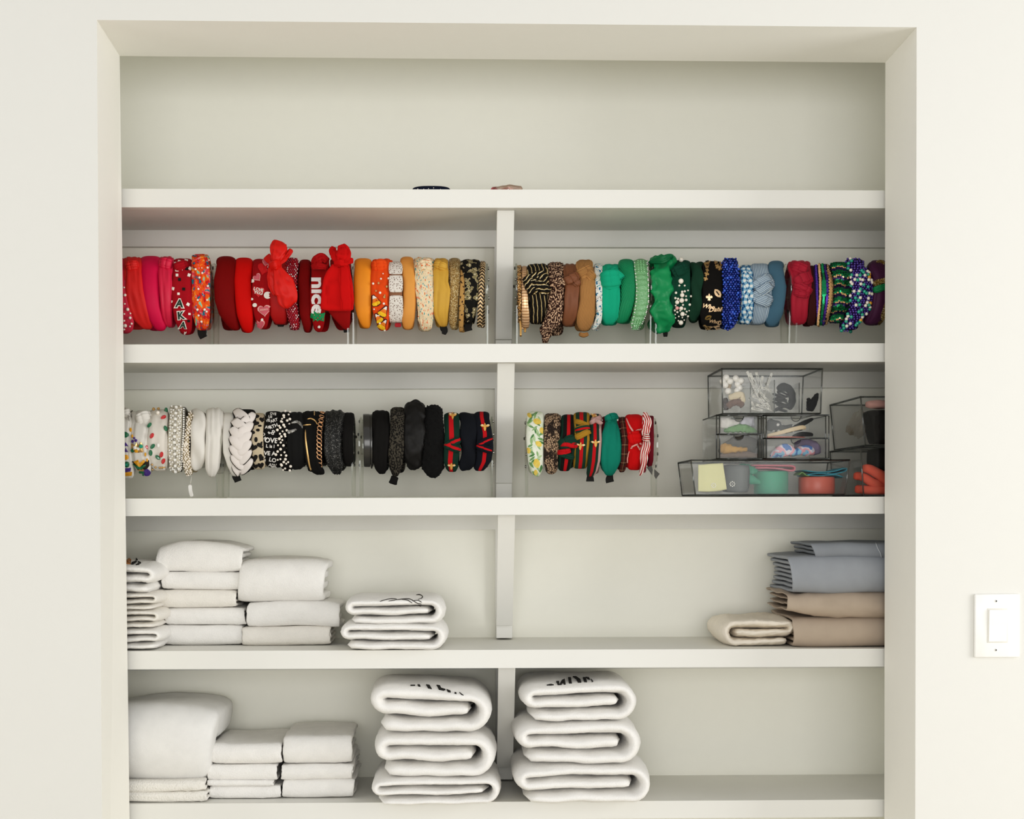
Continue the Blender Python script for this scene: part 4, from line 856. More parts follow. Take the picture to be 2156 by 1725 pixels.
WP = mat('white print', '#e4e0da', .7)
for s_, u, v, h, an in (('OVE', 575, 872, 5, 5), ('LIS', 569, 878, 5, 10), ('VE', 564, 886, 6, -8), ('ART', 577, 886, 6, -18), ('A', 561, 900, 6, 0), ('K', 567, 900, 6, -15), ('RTH', 576, 898, 7, -20), ('a', 566, 911, 7, -40), ('00', 575, 911, 7, -60), ('O', 555, 915, 6, 10), ('N', 559, 924, 6, 30), ('OVE', 571, 928, 10.5, 4), ('L is l', 569, 940, 7, 4), ('VE A', 568, 955, 8.5, 3), ('is', 557, 962, 5, 20), ('LO', 574, 969, 8.5, 12), ('E', 557, 972, 5, 10), ('ALL', 573, 980, 6.5, 10), ('OVE', 577, 986, 4.5, 8)):
    text(b, s_, u, v, h, WP, an, 'lettering', .025, .0004, .0003)
b = band('black headband thickly studded with white pearls', 867, [(877, 590, 612), (909, 583.5, 602), (940, 581, 601), (969, 583.5, 606), (990, 593, 614), (996, 598, 617)], BLK, t=.012, group=G3)
L_ = []
for i, (u, v) in enumerate(spots(b, 7.2, .02, .3, seed=4)): L_.append((u, v, (2.2, 2.9, 2.4, 3.2)[i % 4], PEARL))
beads(b, L_, 'pearl', 98)
b = band('black velvet headband with a silver crescent clasp', 868, [(877, 609, 638), (895, 606, 639), (940, 603, 640), (970, 605, 641), (987, 610, 638), (993, 615, 632)], mat('black velvet', '#0c0b0a', .9, sheen=.15), disp=folds(.0012, 2, 2), t=.015, group=G3)
SR = mat('silver rhinestone', '#8f8c88', .3, metal=.7, pat=ns('vorc', 900, [(0, '#4a4845'), (.4, '#8f8d88'), (.75, '#e6e4de')]))
strip('crescent_clasp', [(612, 892, 1), (618, 890, 2.6), (626, 889, 3.4), (633, 894, 3), (637, 902, 1)], .0012, SR, b.root, b, lift=.001, dive=.001, ns=16)
strip('bar_clasp', [(602, 911, 4), (613, 909, 3.6), (625, 904, 1.8)], .0012, SR, b.root, b, lift=.001, dive=.001, ns=10, n=5, ends=.02)
b = band('black knotted headband with thin gold bars', 866, [(876, 637, 676), (895, 636, 668), (940, 637, 667), (983, 644, 674), (996, 655, 682), (1004, 668, 684)], BLK, disp=folds(.0012, 3, 1), t=.014, group=G3)
for px in ([(662, 866, 1.2), (662, 875, 1.2)], [(647, 883, 1), (655, 882, 1.6), (664, 887, 1.4), (668, 895, .8)], [(638, 896, 1), (647, 895, 1.6), (655, 894.5, 1.4)], [(643, 905, 1.2), (644, 930, 1.9), (647, 955, 1.9), (651, 978, 1.9), (656, 995, 1.4)]):
    strip('gold_bar', px, .001, GOLD, b.root, b, lift=.001, dive=.0005, ns=14, nk=8)
b = band('narrow black headband with a chunky gold chain down its front', 867, [(876, 672, 684), (909, 666, 679), (954, 666, 678.5), (983, 667, 679), (989, 668, 679)], BLK, t=.008, group=G3)
for i in range(15):
    v = 871 + i * 8.2; c = lerp([871, 909, 954, 985], [679, 672.5, 672, 673.5], v)
    p, nr = hit(b, c, v, .0025); an = radians(62 + 6 * (i % 2)); g = G()
    tv = (hit(b, c, v + 2)[0] - hit(b, c, v - 2)[0]).normalized(); xv = Vector((1, 0, 0)); dd = (tv * .75 + xv * .55).normalized(); ee = dd.cross(nr)
    pts = [p + dd * .0062 * cos(2 * pi * k / 14) + ee * .0042 * sin(2 * pi * k / 14) + nr * .0008 * sin(2 * pi * k / 14) for k in range(15)]
    mk('chain_link', g.tube(pts, .0014, 7).out(), mat('rose gold', '#d9ab84', .25, metal=.95), b.root)
CHA = mat('charcoal lurex', '#2a2a29', .5, metal=.25, pat=ns('vorc', 1100, [(0, '#171716'), (.62, '#31312f'), (.82, '#8a8884')]), bump=('noise', 500, .4))
band('charcoal metallic pleated headband', 864, [(873, 685, 727), (909, 681, 722), (954, 680, 720), (983, 687.5, 724), (997, 698, 720), (1004, 706, 716)], CHA, disp=lambda a, s, t: .0018 * cos(9 * s + 4 * a + nz(a * 4, 2)) + .001 * nz(a * 8, s * 3), t=.019, nk=44, multi=False, group=G3)
band('plain black cloth headband at the right end of the lettered stand', 869, [(877, 722, 745.5), (925, 721, 742), (968, 722, 744), (981, 725, 743), (986, 728, 741)], BLK, disp=folds(.0006, 2), t=.014, multi=False, group=G3)
GLB = mat('glossy black band', '#2a2824', .22, spec=.6, coat=.4)
band('wide glossy black plastic headband standing upright', 871.5, [(876, 764, 779), (986, 766, 780.5)], GLB, t=.006, n=6, multi=False, group=G3)
band('thin glossy black plastic headband beside the wide glossy one', 872, [(877, 779.3, 783.3), (989, 780.8, 784.5)], GLB, t=.005, n=6, multi=False, group=G3)
band('soft black cloth headband beside the glossy black ones', 864.5, [(874, 784, 819.5), (927, 783.5, 819), (973, 784, 816), (990, 788, 815), (1000, 796, 812), (1003, 801, 809)], BLK, disp=folds(.0011, 3, 1), t=.02, multi=False, group=G3)
WOV = cot('black woven straw', '#1d1a16', bump=('vor', 300, 1.), pat=ns('vor', 300, [(0, '#0c0a08'), (.3, '#211e19'), (.55, '#4a453b')], stretch=(.8, 1.3)))
b = band('black woven knotted headband narrowing to a flat tail', 857.5, [(869, 822, 852.5), (912, 820, 851.5), (958, 817, 849), (988, 819, 846), (1004, 825, 840), (1008, 826, 838)], WOV, disp=folds(.0008, 2), t=.018, group=G3)
knot(b, 837, 881, 15, 11, 4, cr=.0006)
strip('tail', [(832, 1003, 8, .1), (829, 1012, 8, .097), (826.5, 1020, 9.5, .094)], .0035, BLK, b.root, ns=10, n=4, ends=.02)
b = band('tall black satin scrunched headband', 844, [(857, 853, 893), (881, 851, 895.5), (927, 851, 894), (960, 849, 893), (978, 852, 888), (990, 858, 882), (995, 863, 878)], sat('black satin', '#100e0c', .5), disp=scrunch(.004, 10, 4), t=.026, n=2.2, group=G3, na=110)
strip('peak', [(862, 853, 4, .13), (875, 846, 5, .13), (886, 852, 4, .13)], .006, b.m, b.root, ns=12)
band('fluffy black faux fur headband', 853, [(866, 894, 931), (912, 893, 935.5), (958, 890, 934), (988, 888, 932), (1004, 896, 926), (1012, 905, 921)], mat('black faux fur', '#0b0a09', 1., sheen=.2, bump=('noise', 700, 1.)), disp=lambda a, s, t: .004 * nz(a * 70, s * 7, t * 7), t=.026, n=2.1, na=170, nk=36, multi=False, group=G3)
def web(ground, st=((0, 0), (.36, 1), (.64, 0))):
    return lambda nt: ramp(nt, sep(nt, 'nuv')[1], [(p, '#b3121a' if k else ground) for p, k in st])
def bee(B, u, v, sc=5.5, an=0):
    o = decal(B, 'bee_patch', rot(BEE, u, v, sc, an), mat('bee gold', '#d3a054', .5), th=.0018)
    for x, s2 in ((-1.2, -1), (1.2, 1)): decal(B, 'bee_wing', rot([(x - .6, -.5), (x, -.8), (x + .6, -.5), (x, -.1)], u, v, sc, an), mat('bee wing', '#e4cfa4', .5), .0024, parent=o)
DG = '#0f3226'
GRW = cot('green red web', DG, pat=web(DG, ((0, 0), (.30, 1), (.6, 0)))); GRX = cot('green red web knot', DG, pat=web(DG, ((0, 0), (.3, 1), (.66, 0))))
b = band('green and red striped knotted headband with gold bee patches', 869, [(877, 935, 967), (927, 936, 969.5), (973, 933.5, 965), (990, 938, 963.5), (998, 944, 961)], GRW, t=.016, disp=folds(.0006, 2), group=G3)
knot(b, 953, 933, 18, 8, 9, GRX, ht=.004, nf=2, cr=.0006); knot(b, 953, 942, 18, 8, -7, GRX, ht=.004, lift=.005, nf=2, cr=.0006)
bee(b, 953, 876, 4.3); bee(b, 950.5, 981, 4.3)
NAV = cot('dark navy cotton', '#10131a')
b = band('plain dark navy twisted headband between the two bee headbands', 869, [(878, 967, 1004), (942, 972, 1004.5), (983, 966, 998), (993, 970, 992), (996, 974, 989)], NAV, disp=twist(.002, 4, 2), t=.018, multi=False, group=G3)
NRW = cot('navy red web', '#10131c', pat=web('#10131c', ((0, 0), (.38, 1), (.62, 0)))); 
b = band('navy headband with a red stripe and gold bee patch, last before the brace', 867, [(877, 998, 1030), (912, 1004, 1037.5), (945, 1004, 1038.5), (973, 1002, 1035), (989, 997, 1024), (996, 1000, 1019)], NRW, t=.016, disp=folds(.0006, 2), group=G3)
knot(b, 1021, 931, 17, 8, 8, NRW, ht=.004, nf=2, cr=.0006); knot(b, 1020, 944, 17, 8, -6, NRW, ht=.004, lift=.005, nf=2, cr=.0006)
bee(b, 1021, 899.5, 5)
# ================= lower shelf, right bay
G4 = 'headbands on the lower right stand'
LEM = lambda nt: mixc(nt, .5, ramp(nt, tex(nt, 'noise', 70, rot=.6, stretch=(.55, 1.3)), [(0, '#4f8046'), (.36, '#86a772'), (.46, '#dfe2d0'), (.58, '#dfe2d0'), (.7, '#8fae7a')], False), ramp(nt, tex(nt, 'noise', 120, rot=-.5, stretch=(.5, 1.3)), [(0, '#6f9a60'), (.4, '#e3e5d6'), (1, '#e3e5d6')], False))
LEM2 = lambda nt: mixc(nt, .5, LEM(nt), ramp(nt, tex(nt, 'noise', 60, rot=-.7, stretch=(.5, 1.3)), [(0, '#5b8a4e'), (.42, '#cdd6b8'), (.55, '#e3e5d6'), (1, '#e3e5d6')], False))
b = band('padded headband printed with lemons and green leaves', 866, [(876, 1109, 1145.5), (925, 1108, 1145.5), (972, 1111.5, 1145), (995, 1116, 1142.5), (1005, 1122, 1138), (1009, 1126, 1135)], cot('lemon print', '#dfe0cf', pat=LEM2), t=.024, n=2.6, group=G4)
RL = random.Random(11); LFM = [mat('printed leaf ' + c, c, .8) for c in ('#6d9460', '#8fae7c', '#4f7d4a', '#a9c092')]
for k in range(40):
    v = 872 + k * 3.35; l, r_ = lerp([q[0] for q in b.rows], [q[1] for q in b.rows], v), lerp([q[0] for q in b.rows], [q[2] for q in b.rows], v)
    u = l + (r_ - l) * RL.uniform(.12, .88)
    decal(b, 'leaf_print', rot([(-1.2, 0), (-.6, -.34), (0, -.42), (.6, -.3), (1.3, 0), (.6, .26), (0, .36), (-.6, .3)], u, v, RL.uniform(5, 7.5), RL.uniform(20, 160)), LFM[k % 4], .0001 + .00004 * (k % 5), .0003)
LMN = mat('printed lemon', '#d9bb54', .7, pat=lambda nt: ramp(nt, tex(nt, 'noise', 160, 'obj'), [(0, '#c99a34'), (.5, '#dcc05a'), (1, '#e6d384')], False))
for u, v, r, an in ((1131, 888, 7.5, 20), (1141, 907, 6, 70), (1134, 935, 6.5, 40), (1130, 976, 8.5, 80), (1113, 949, 5.5, 80), (1115, 875, 5, 50), (1128, 995, 5, 90)):
    decal(b, 'lemon_print', rot([(1.15 * x if abs(x) > .9 else x, .82 * y) for x, y in OVAL], u, v, r, an), LMN, .0002, .0005)
SNK = cot('snakeskin', '#8f7862', pat=lambda nt: mixc(nt, ramp(nt, tex(nt, 'noise', 42, rot=.7, stretch=(.6, 1.4)), [(0, '#000000'), (.52, '#ffffff')]), ramp(nt, tex(nt, 'vor', 380), [(0, '#b39a7e'), (.42, '#7d6752'), (.6, '#3a2d24')]), ramp(nt, tex(nt, 'vor', 330), [(0, '#6b5645'), (.25, '#2b211b'), (1, '#17110d')])))
band('brown snakeskin print headband', 871, [(881, 1147, 1181), (925, 1147, 1178.5), (972, 1146, 1175), (995, 1149, 1173), (1003, 1155, 1166)], SNK, disp=folds(.0012, 2, 1), t=.016, multi=False, group=G4)
GRB = cot('black green red web', '#12140f', pat=lambda nt: ramp(nt, sep(nt, 'nuv')[1], [(0, DG), (.16, '#15120e'), (.42, '#b3121a'), (.66, '#15120e'), (.86, DG)]))
b = band('black, red and green striped headband with a big knot', 873, [(881, 1182, 1211), (909, 1181, 1211), (941, 1177, 1211.5), (972, 1176, 1206), (990, 1175, 1201.5), (996, 1178, 1199)], GRB, t=.013, disp=folds(.0005, 2), group=G4)
knot(b, 1196, 932, 19, 13, 8, cot('green knot', '#123a2c'), nf=3); knot(b, 1197, 937, 18, 5.5, -2, cot('red web', '#b3121a'), ht=.003, lift=.0085, nf=1); knot(b, 1188, 951, 14, 5, 3, cot('red web', '#b3121a'), ht=.003, lift=.007, nf=1); knot(b, 1192, 959, 17, 6, -5, cot('green knot', '#123a2c'), nf=2)
MUS = '#a07a26'
MGR = cot('mustard green red web', MUS, pat=lambda nt: ramp(nt, sep(nt, 'nuv')[1], [(0, MUS), (.12, '#1a3b2a'), (.36, '#b3121a'), (.6, '#1a3b2a'), (.82, MUS)]))
b = band('mustard, green and red striped knotted headband with a gold bee patch', 868, [(876, 1208, 1241.5), (925, 1210, 1242), (972, 1208, 1238.5), (988, 1206, 1236.5), (991, 1208, 1235)], MGR, t=.014, disp=folds(.0005, 2), group=G4)
knot(b, 1227, 905, 17, 9, 3, MGR, ht=.004, nf=2, cr=.0006); knot(b, 1226, 916, 18, 6, 9, cot('mustard cotton', MUS), ht=.0035, lift=.006, nf=2, cr=.0006); knot(b, 1224, 892, 17, 5, -6, cot('mustard cotton', MUS), ht=.0035, lift=.003, nf=2, cr=.0006)
bee(b, 1222, 939, 5.2, 6)
PGR = cot('pink green red web', '#b08a84', pat=lambda nt: ramp(nt, sep(nt, 'nuv')[1], [(0, '#16352a'), (.3, '#b3121a'), (.56, '#16352a'), (.78, '#b0908a')]))
b = band('green and red striped headband with dusty pink edge, bee patch and black tip', 871.5, [(880, 1242, 1266), (925, 1242, 1267.7), (972, 1238, 1264.5), (993, 1236, 1259), (1003, 1235, 1253), (1008, 1235, 1250)], PGR, t=.012, group=G4)
knot(b, 1254, 886, 14, 5, 8, cot('dusty pink', '#b0908a'), ht=.0035, nf=2, cr=.0005); knot(b, 1257, 889, 13, 4, -8, cot('dusty pink', '#b0908a'), ht=.0035, lift=.005, nf=2, cr=.0005)
bee(b, 1254, 933.5, 5, -2); bee(b, 1250, 877.5, 3.6, 20)
tip(b, [(1007, 1235, 1250), (1014, 1234, 1251)])
b = band('dark wine headband with a few pearls, half hidden behind the teal one', 876, [(882, 1267, 1306), (927, 1268, 1306), (972, 1270, 1303), (988, 1272, 1300)], cot('wine cloth', '#5e0d1a'), t=.012, Ry=.052, group=G4)
for u, v, r in ((1268.5, 886, 2), (1299.5, 886, 2.4), (1305, 903.5, 2)): bead(b, u, v, r, PEARL)
TEA = cot('teal crepe', '#0c7a66')
b = band('solid teal headband with a small top knot and black tip', 874, [(884, 1275, 1299), (892, 1273, 1302), (909, 1269, 1305.5), (940, 1267.7, 1309), (972, 1266, 1307.5), (988, 1268, 1301), (1000, 1273, 1294), (1006, 1276, 1291)], TEA, disp=folds(.0012, 2, 1), t=.016, group=G4)
knot(b, 1287, 882, 13, 8, 4)
tip(b, [(1004, 1277, 1291), (1010, 1275, 1291.5), (1016, 1276, 1293)])
def plaid(nt):
    s = sep(nt, 'uv'); c = ramp(nt, mth(nt, 'FRACT', mth(nt, 'MULTIPLY', s[0], 1 / .019)), [(0, '#4c1c17'), (.3, '#2b1a14'), (.5, '#5a2119'), (.58, '#b7a27e'), (.63, '#3a1a15')])
    d = ramp(nt, mth(nt, 'FRACT', mth(nt, 'MULTIPLY_ADD', s[1], 1 / .008, .5)), [(0, '#5a241c'), (.4, '#a8926c'), (.52, '#2a1813'), (.8, '#5a241c')])
    return mixc(nt, .5, c, d)
band('narrow dark red plaid headband', 878, [(885, 1304.5, 1318), (925, 1310, 1323.5), (972, 1307, 1321.5), (992, 1303, 1317), (998, 1304, 1313)], cot('dark plaid', '#4c1c17', pat=plaid), t=.009, multi=False, group=G4)
RDC = cot('tomato red cotton', '#c90d10'); PKE = cot('blush edging', '#dba39a')
b = band('bright red headband with blush edging and a crossed knot', 873, [(882, 1317, 1352.5), (925, 1323, 1354), (972, 1322, 1353.5), (988, 1321.5, 1351.5), (994, 1324, 1350)], RDC, disp=folds(.0009, 2, 1), t=.014, group=G4)
knot(b, 1338, 922, 16, 13, 4, nf=2); 
for px in ([(1319, 882, 1.2), (1324, 895, 1.6), (1331, 908, 2), (1336, 913, 1.5)], [(1335, 912, 1.4), (1342, 907, 1.6), (1352, 905, 1.6)], [(1326, 912, 1.4), (1333, 918, 2), (1344, 928, 2.4), (1351, 938, 2.2)], [(1327, 945, 1.4), (1333, 940, 1.8), (1343, 935, 1.8)], [(1341, 938, 1.6), (1346, 945, 1.8), (1350, 950, 1.4)], [(1325, 950, 1), (1323, 962, 1.3), (1322.5, 975, 1.2)]):
    strip('edging', px, .0016, PKE, b.root, b, lift=.0045, dive=.001, ns=14, nk=8)
RWS = cot('red white stripe', '#d9b9b0', pat=along(.0042, [(0, '#a8161f'), (.45, '#e3d2c8')], 1, 0., .0015))
b = band('slim headband tied with a red and white striped bow', 880, [(886, 1356, 1366), (925, 1356, 1366), (965, 1350, 1364), (990, 1347, 1358), (1003, 1345, 1351)], cot('rose cloth', '#a5525a'), t=.007, group=G4)
strip('bow_loop', [(1358, 920, 5, .062), (1360, 905, 8, .055), (1363, 888, 9, .056), (1358, 874, 5, .066), (1354, 869, 1.5, .07)], .006, RWS, b.root, disp=fd(.0014, 3, 1))
strip('bow_loop', [(1361, 925, 5, .062), (1360, 940, 9, .054), (1356, 955, 9, .054), (1355, 975, 6, .06), (1351, 992, 3, .07), (1347, 1002, 2, .075)], .006, RWS, b.root, disp=fd(.0014, 3, 4))
strip('bow_knot', [(1353, 920, 6, .065), (1361, 922, 8.5, .046), (1368, 921, 6, .065)], .007, RWS, b.root, disp=fd(.0008, 3, 4))
b = band('thin crimson headband at the right end with a grey swing tag', 875.5, [(883, 1364, 1376.5), (925, 1368, 1377.5), (972, 1364.5, 1376), (984, 1363, 1373), (988, 1364, 1371)], cot('crimson velvet', '#6e0d1f'), t=.009, group=G4)
TAG = mat('grey swing tag', '#4c4a45', .6)
for P_ in ([(1361, 984), (1372, 981), (1374.5, 989), (1373, 1001)], [(1377.5, 988), (1389, 998), (1381, 1009), (1377.5, 1003)]):
    V = [at(u, v, .07) for u, v in P_] + [at(u, v, .0706) for u, v in P_]
    mk('swing_tag', (V, [(0, 1, 2, 3), (7, 6, 5, 4)] + [(i, i + 4, (i + 1) % 4 + 4, (i + 1) % 4) for i in range(4)]), TAG, b.root, False)
# ------------------------------------------------------------------ clear boxes
BX = clear('clear box', '#fafafa', .012, .18)
BXE = clear('box edge clear', '#b6b7b6', .12, .4); BXD = clear('box edge dark', '#6f7274', .12, .4)
def quad(P, t):
    """thin plate from 4 corners, t = offset vector"""
    P = [Vector(p) for p in P]; Q = [p + Vector(t) for p in P]
    return (P + Q, [(0, 1, 2, 3), (7, 6, 5, 4)] + [(i, i + 4, (i + 1) % 4 + 4, (i + 1) % 4) for i in range(4)])
def bin_(label, f, y0, y1, rb=.004, cat='storage box', lid=False, name='clear_box', group='clear storage boxes', dz=0.):
    """open clear bin: f = front face photo corners TL, TR, BL, BR at depth y0; straight back to y1"""
    TL, TR, BL, BR = [at(u, v, y0) for u, v in f]
    if dz:
        for p in (TL, TR, BL, BR): p.z += dz
    zb = (BL.z + BR.z) / 2; zt = (TL.z + TR.z) / 2
    TL.z = TR.z = zt; BL.z = BR.z = zb
    bk = Vector((0, y1 - y0, 0)); ins = (TL.x - BL.x) and .6
    r = empty(name, ((TL.x + TR.x) / 2, (y0 + y1) / 2, zb), label, cat, group)
    g = G()
    g.add(quad([BL, BR, TR, TL], (0, .002, 0)))
    g.add(quad([BL + bk, TL + bk, TR + bk, BR + bk], (0, -.002, 0)))
    g.add(quad([BL, TL, TL + bk, BL + bk], (.002, 0, 0)))
    g.add(quad([BR, BR + bk, TR + bk, TR], (-.002, 0, 0)))
    g.add(quad([BL, BL + bk, BR + bk, BR], (0, 0, .002)))
    mk('shell', g.out(), BX, r, False)
    g = G(); e = .0016
    g.tube([TL, TR, TR + bk, TL + bk, TL], .0022, 6); mk('rim', g.out(), BXE, r)
    g = G()
    for a, c in ((BL, TL), (BR, TR), (BL + bk, TL + bk), (BR + bk, TR + bk)): g.tube([a, c], e, 6)
    g.tube([BL, BR, BR + bk, BL + bk, BL], e, 6)
    mk('corner_edge', g.out(), BXE, r)
    r['zt'] = 0; del r['zt']
    return r, TL, TR, BL, BR
Zs = lambda u: sz(2, at(u, 1045, .03).x)
# bottom wide bin
bot, TL, TR, BL, BR = bin_('wide low clear bin on the shelf holding coloured fabrics and rolls', ((1455, 969.5), (1789, 969.5), (1464, 1042), (1778, 1042)), .02, .20)
zb = max(sz(2, BL.x), sz(2, BR.x)) + .0008
dz_ = zb - BL.z
TZ = TL.z + .0024
# drawer units
def poly_plate(px, y, t, hole=None):
    V = [at(u, v, y) for u, v in px]; k = len(V); V += [p + Vector((0, t, 0)) for p in V]
    return (V, [tuple(range(k)), tuple(range(2 * k - 1, k - 1, -1))] + [(i, i + k, (i + 1) % k + k, (i + 1) % k) for i in range(k)])
def drawers(label, u0, u1, v0, v1, vm, y0=.03, y1=.20):
    A, Bq = at(u0, v0, y0), at(u1, v1, y0); zb = TZ; zt = A.z
    r = empty('drawer_unit', ((A.x + Bq.x) / 2, (y0 + y1) / 2, zb), label, 'drawer unit', 'clear two-drawer units')
    g = G(); t = .0022
    g.box((A.x, y0, zb), (A.x + t, y1, zt)); g.box((Bq.x - t, y0, zb), (Bq.x, y1, zt)); g.box((A.x, y0, zt - t), (Bq.x, y1, zt)); g.box((A.x, y0, zb), (Bq.x, y1, zb + t)); g.box((A.x, y1 - t, zb), (Bq.x, y1, zt))
    mk('casing', g.out(), BX, r, False)
    zm = at(u0, vm, y0).z
    g = G()
    for z in (zb + .0012, zm, zt - .0012): g.tube([X(A.x, y0, z), X(Bq.x, y0, z)], .0019, 6)
    for x in (A.x + .001, Bq.x - .001, A.x + .008, Bq.x - .008): g.tube([X(x, y0, zb), X(x, y0, zt)], .0013, 6)
    for x in (A.x + .001, Bq.x - .001):
        for z in (zb + .001, zt - .001): g.tube([X(x, y0, z), X(x, y1, z)], .0011, 6)
    mk('casing_edge', g.out(), BXD, r)
    cx = (A.x + Bq.x) / 2
    for z0_, z1_ in ((zm + .002, zt - .004), (zb + .003, zm - .002)):
        pr = [(A.x + .009, z0_), (Bq.x - .009, z0_), (Bq.x - .009, z1_)]
        pr += [(cx + .0105 * cos(a), z1_ - .0105 * sin(a)) for a in [pi * k / 12 for k in range(13)]] + [(A.x + .009, z1_)]
        k = len(pr); yy = y0 + .002
        V = [X(x, yy, z) for x, z in pr] + [X(x, yy + .002, z) for x, z in pr]
        d = mk('drawer', (V, [tuple(range(k)), tuple(range(2 * k - 1, k - 1, -1))] + [(i, i + k, (i + 1) % k + k, (i + 1) % k) for i in range(k)]), BX, r, False)
        g = G(); g.tube([X(x, yy, z) for x, z in pr[3:16]], .0009, 6); mk('finger_notch', g.out(), BXD, d)
        g = G(); g.box((A.x + .009, yy + .002, z0_), (Bq.x - .009, y1 - .006, z0_ + .0016)); g.box((A.x + .009, yy + .002, z0_), (A.x + .0105, y1 - .006, z1_)); g.box((Bq.x - .0105, yy + .002, z0_), (Bq.x - .009, y1 - .006, z1_))
        mk('drawer_tray', g.out(), BX, d, False)
    return r
drawers('clear two-drawer unit on the wide bin, left one, with green and mustard fabrics', 1507.5, 1604, 873.5, 969, 915)
drawers('clear two-drawer unit on the wide bin, right one, with polka dot bow and pastel bow', 1606, 1746, 873.5, 969, 923.5)
DZT = at(1600, 873.5, .03).z + .002
tb, a_, b_, c_, d_ = bin_('clear divided box on top of the drawer units holding clips and pearl scrunchies', ((1520, 777), (1731.5, 777), (1521.5, 871), (1727.5, 871)), .03, .20)
for u, vt in ((1577, 806), (1627, 800), (1679, 806)):
    x = at(u, 850, .05).x
    mk('divider', G().box((x - .0009, .034, c_.z + .002), (x + .0009, .15, at(u, vt, .034).z)).out(), BX, tb, False)
    mk('divider_edge', G().tube([X(x, .034, c_.z + .002), X(x, .034, at(u, vt, .034).z)], .0012, 6).out(), BXE, tb)
# right bins, running behind the jamb
bin_('clear bin of dark cloth against the right jamb, upper of the two', ((1812, 836), (2010, 836), (1822, 938), (2000, 938)), .02, .27)
bin_('clear bin of coral cloths against the right jamb, lower of the two', ((1812, 942), (2010, 942), (1818, 1042.5), (2000, 1042.5)), .02, .27)
# ---- contents: every piece is a thing of its own
def loose(name, label, cat, px, th, m, group=None, n=2.4, disp=None, ns=24, nk=16, ends=.06):
    o = strip(name, px, th, m, None, ns=ns, nk=nk, n=n, disp=disp, ends=ends); return tagit(o, label, cat, group)
cr = lambda amp, fr, sd: (lambda a, s, t: amp * nz(a * fr, s * 3, t * 2 + sd))
YEL = mat('pale yellow card', '#dcd9a2', .7)
loose('yellow_pouch', 'pale yellow pouch with white flower dots in the wide bin', 'pouch', [(1470, 1007, 28, .032), (1485, 1007, 29, .03), (1498, 1006, 29.5, .03), (1512, 1005, 29, .03), (1526, 1003, 28, .032)], .002, YEL, n=5, ends=0)
loose('black_pouch', 'black and grey pouch with white flower dots in the wide bin', 'pouch', [(1519, 1008, 27, .045), (1534, 1008, 29, .042), (1556, 1008, 29, .042), (1578, 1009, 28, .045)], .006, mat('black grey pouch', '#3a3b3a', .5, pat=lambda nt: ramp(nt, sep(nt, 'nuv')[0], [(0, '#14130f'), (.22, '#4a4d4c'), (.7, '#6d716f'), (1, '#3d403f')], False)), n=4)
def dots(name, label, u, v, r, k, y, rr):
    g = G()
    for i in range(k): g.ball(at(u + r * cos(2 * pi * i / k), v + r * sin(2 * pi * i / k), y), rr, 8, 5, (1, .3, 1))
    g.ball(at(u, v, y), rr * .8, 8, 5, (1, .3, 1)); tagit(mk(name, g.out(), mat('white dots', '#f1efe6', .4)), label, 'flower charm', 'flower charms')
dots('flower_charm', 'white dotted flower charm on the yellow pouch', 1502.5, 1022.5, 4.3, 8, .026, .0013); dots('flower_charm', 'white dotted flower charm on the black pouch', 1542, 1019.5, 4.8, 8, .033, .0014)
TGC = mat('sea green satin', '#3f9f7e', .5, sheen=.2)
loose('green_scrunchie', 'sea green satin scrunchie behind the black pouch', 'scrunchie', [(1548, 996, 12, .09), (1566, 990, 14, .085), (1586, 992, 9, .08), (1596, 996, 3, .08)], .008, TGC, disp=cr(.003, 8, 1))
loose('green_cloth', 'pointed sea green cloth beside the green ribbon roll', 'cloth', [(1540, 1005, 8, .075), (1565, 1005, 11, .07), (1590, 1013, 8, .068), (1603, 1018, 2, .068)], .006, TGC, disp=cr(.002, 8, 4))
def roll(name, label, u0, u1, v0, v1, y, rad, m, cat='ribbon roll'):
    a, c = at(u0, v0, y), at(u1, v1, y); cx = (a.x + c.x) / 2; rx = (c.x - a.x) / 2
    g = G(); N_ = 40; V = []
    for z, k in ((c.z, .96), (c.z + .003, 1), (a.z - .003, 1), (a.z, .96), (a.z, .45), (c.z + .004, .45)):
        for i in range(N_): V.append(X(cx + rx * k * cos(2 * pi * i / N_), y + rad + rad * k * sin(2 * pi * i / N_), z))
    F = [(j * N_ + i, j * N_ + (i + 1) % N_, (j + 1) * N_ + (i + 1) % N_, (j + 1) * N_ + i) for j in range(5) for i in range(N_)]
    return tagit(mk(name, (V, F), m), label, cat)
roll('ribbon_roll', 'sea green ribbon roll standing in the wide bin', 1595, 1667, 992, 1040, .05, .036, TGC)
roll('ribbon_roll', 'coral ribbon roll standing in the wide bin', 1690, 1766, 1004, 1040, .05, .036, mat('coral ribbon satin', '#d2705f', .35, spec=.5))
PKC = mat('pink towel cloth', '#d97f8c', .85, sheen=.2)
def folded(name, label, path, half, m, cat='cloth', th=.003, y=.06, dy=.05, disp=None, group=None):
    """cloth folded on itself, its folds facing the room: path in photo px, run back along y"""
    S = crom(path, 40); P = [at(u, v, y) + Vector((0, dy, 0)) for u, v in S]; Nn = []
    for i in range(len(P)):
        t = (P[min(i + 1, len(P) - 1)] - P[max(i - 1, 0)]).normalized(); Nn.append(Vector((-t.z, 0, t.x)))
    k = len(P)
    return tagit(mk(name, sweep(P, [Vector((0, -1, 0))] * k, Nn, [dy] * k, [th] * k, 4, 20, disp, .02), m), label, cat, group)
folded('pink_cloth', 'pink cloth folded over in the wide bin', [(1582, 980), (1630, 980), (1668, 981), (1674, 986), (1668, 991), (1630, 986), (1590, 985)], 0, PKC, th=.0026)
BLC = mat('turquoise cloth', '#4aa6b8', .8, sheen=.2)
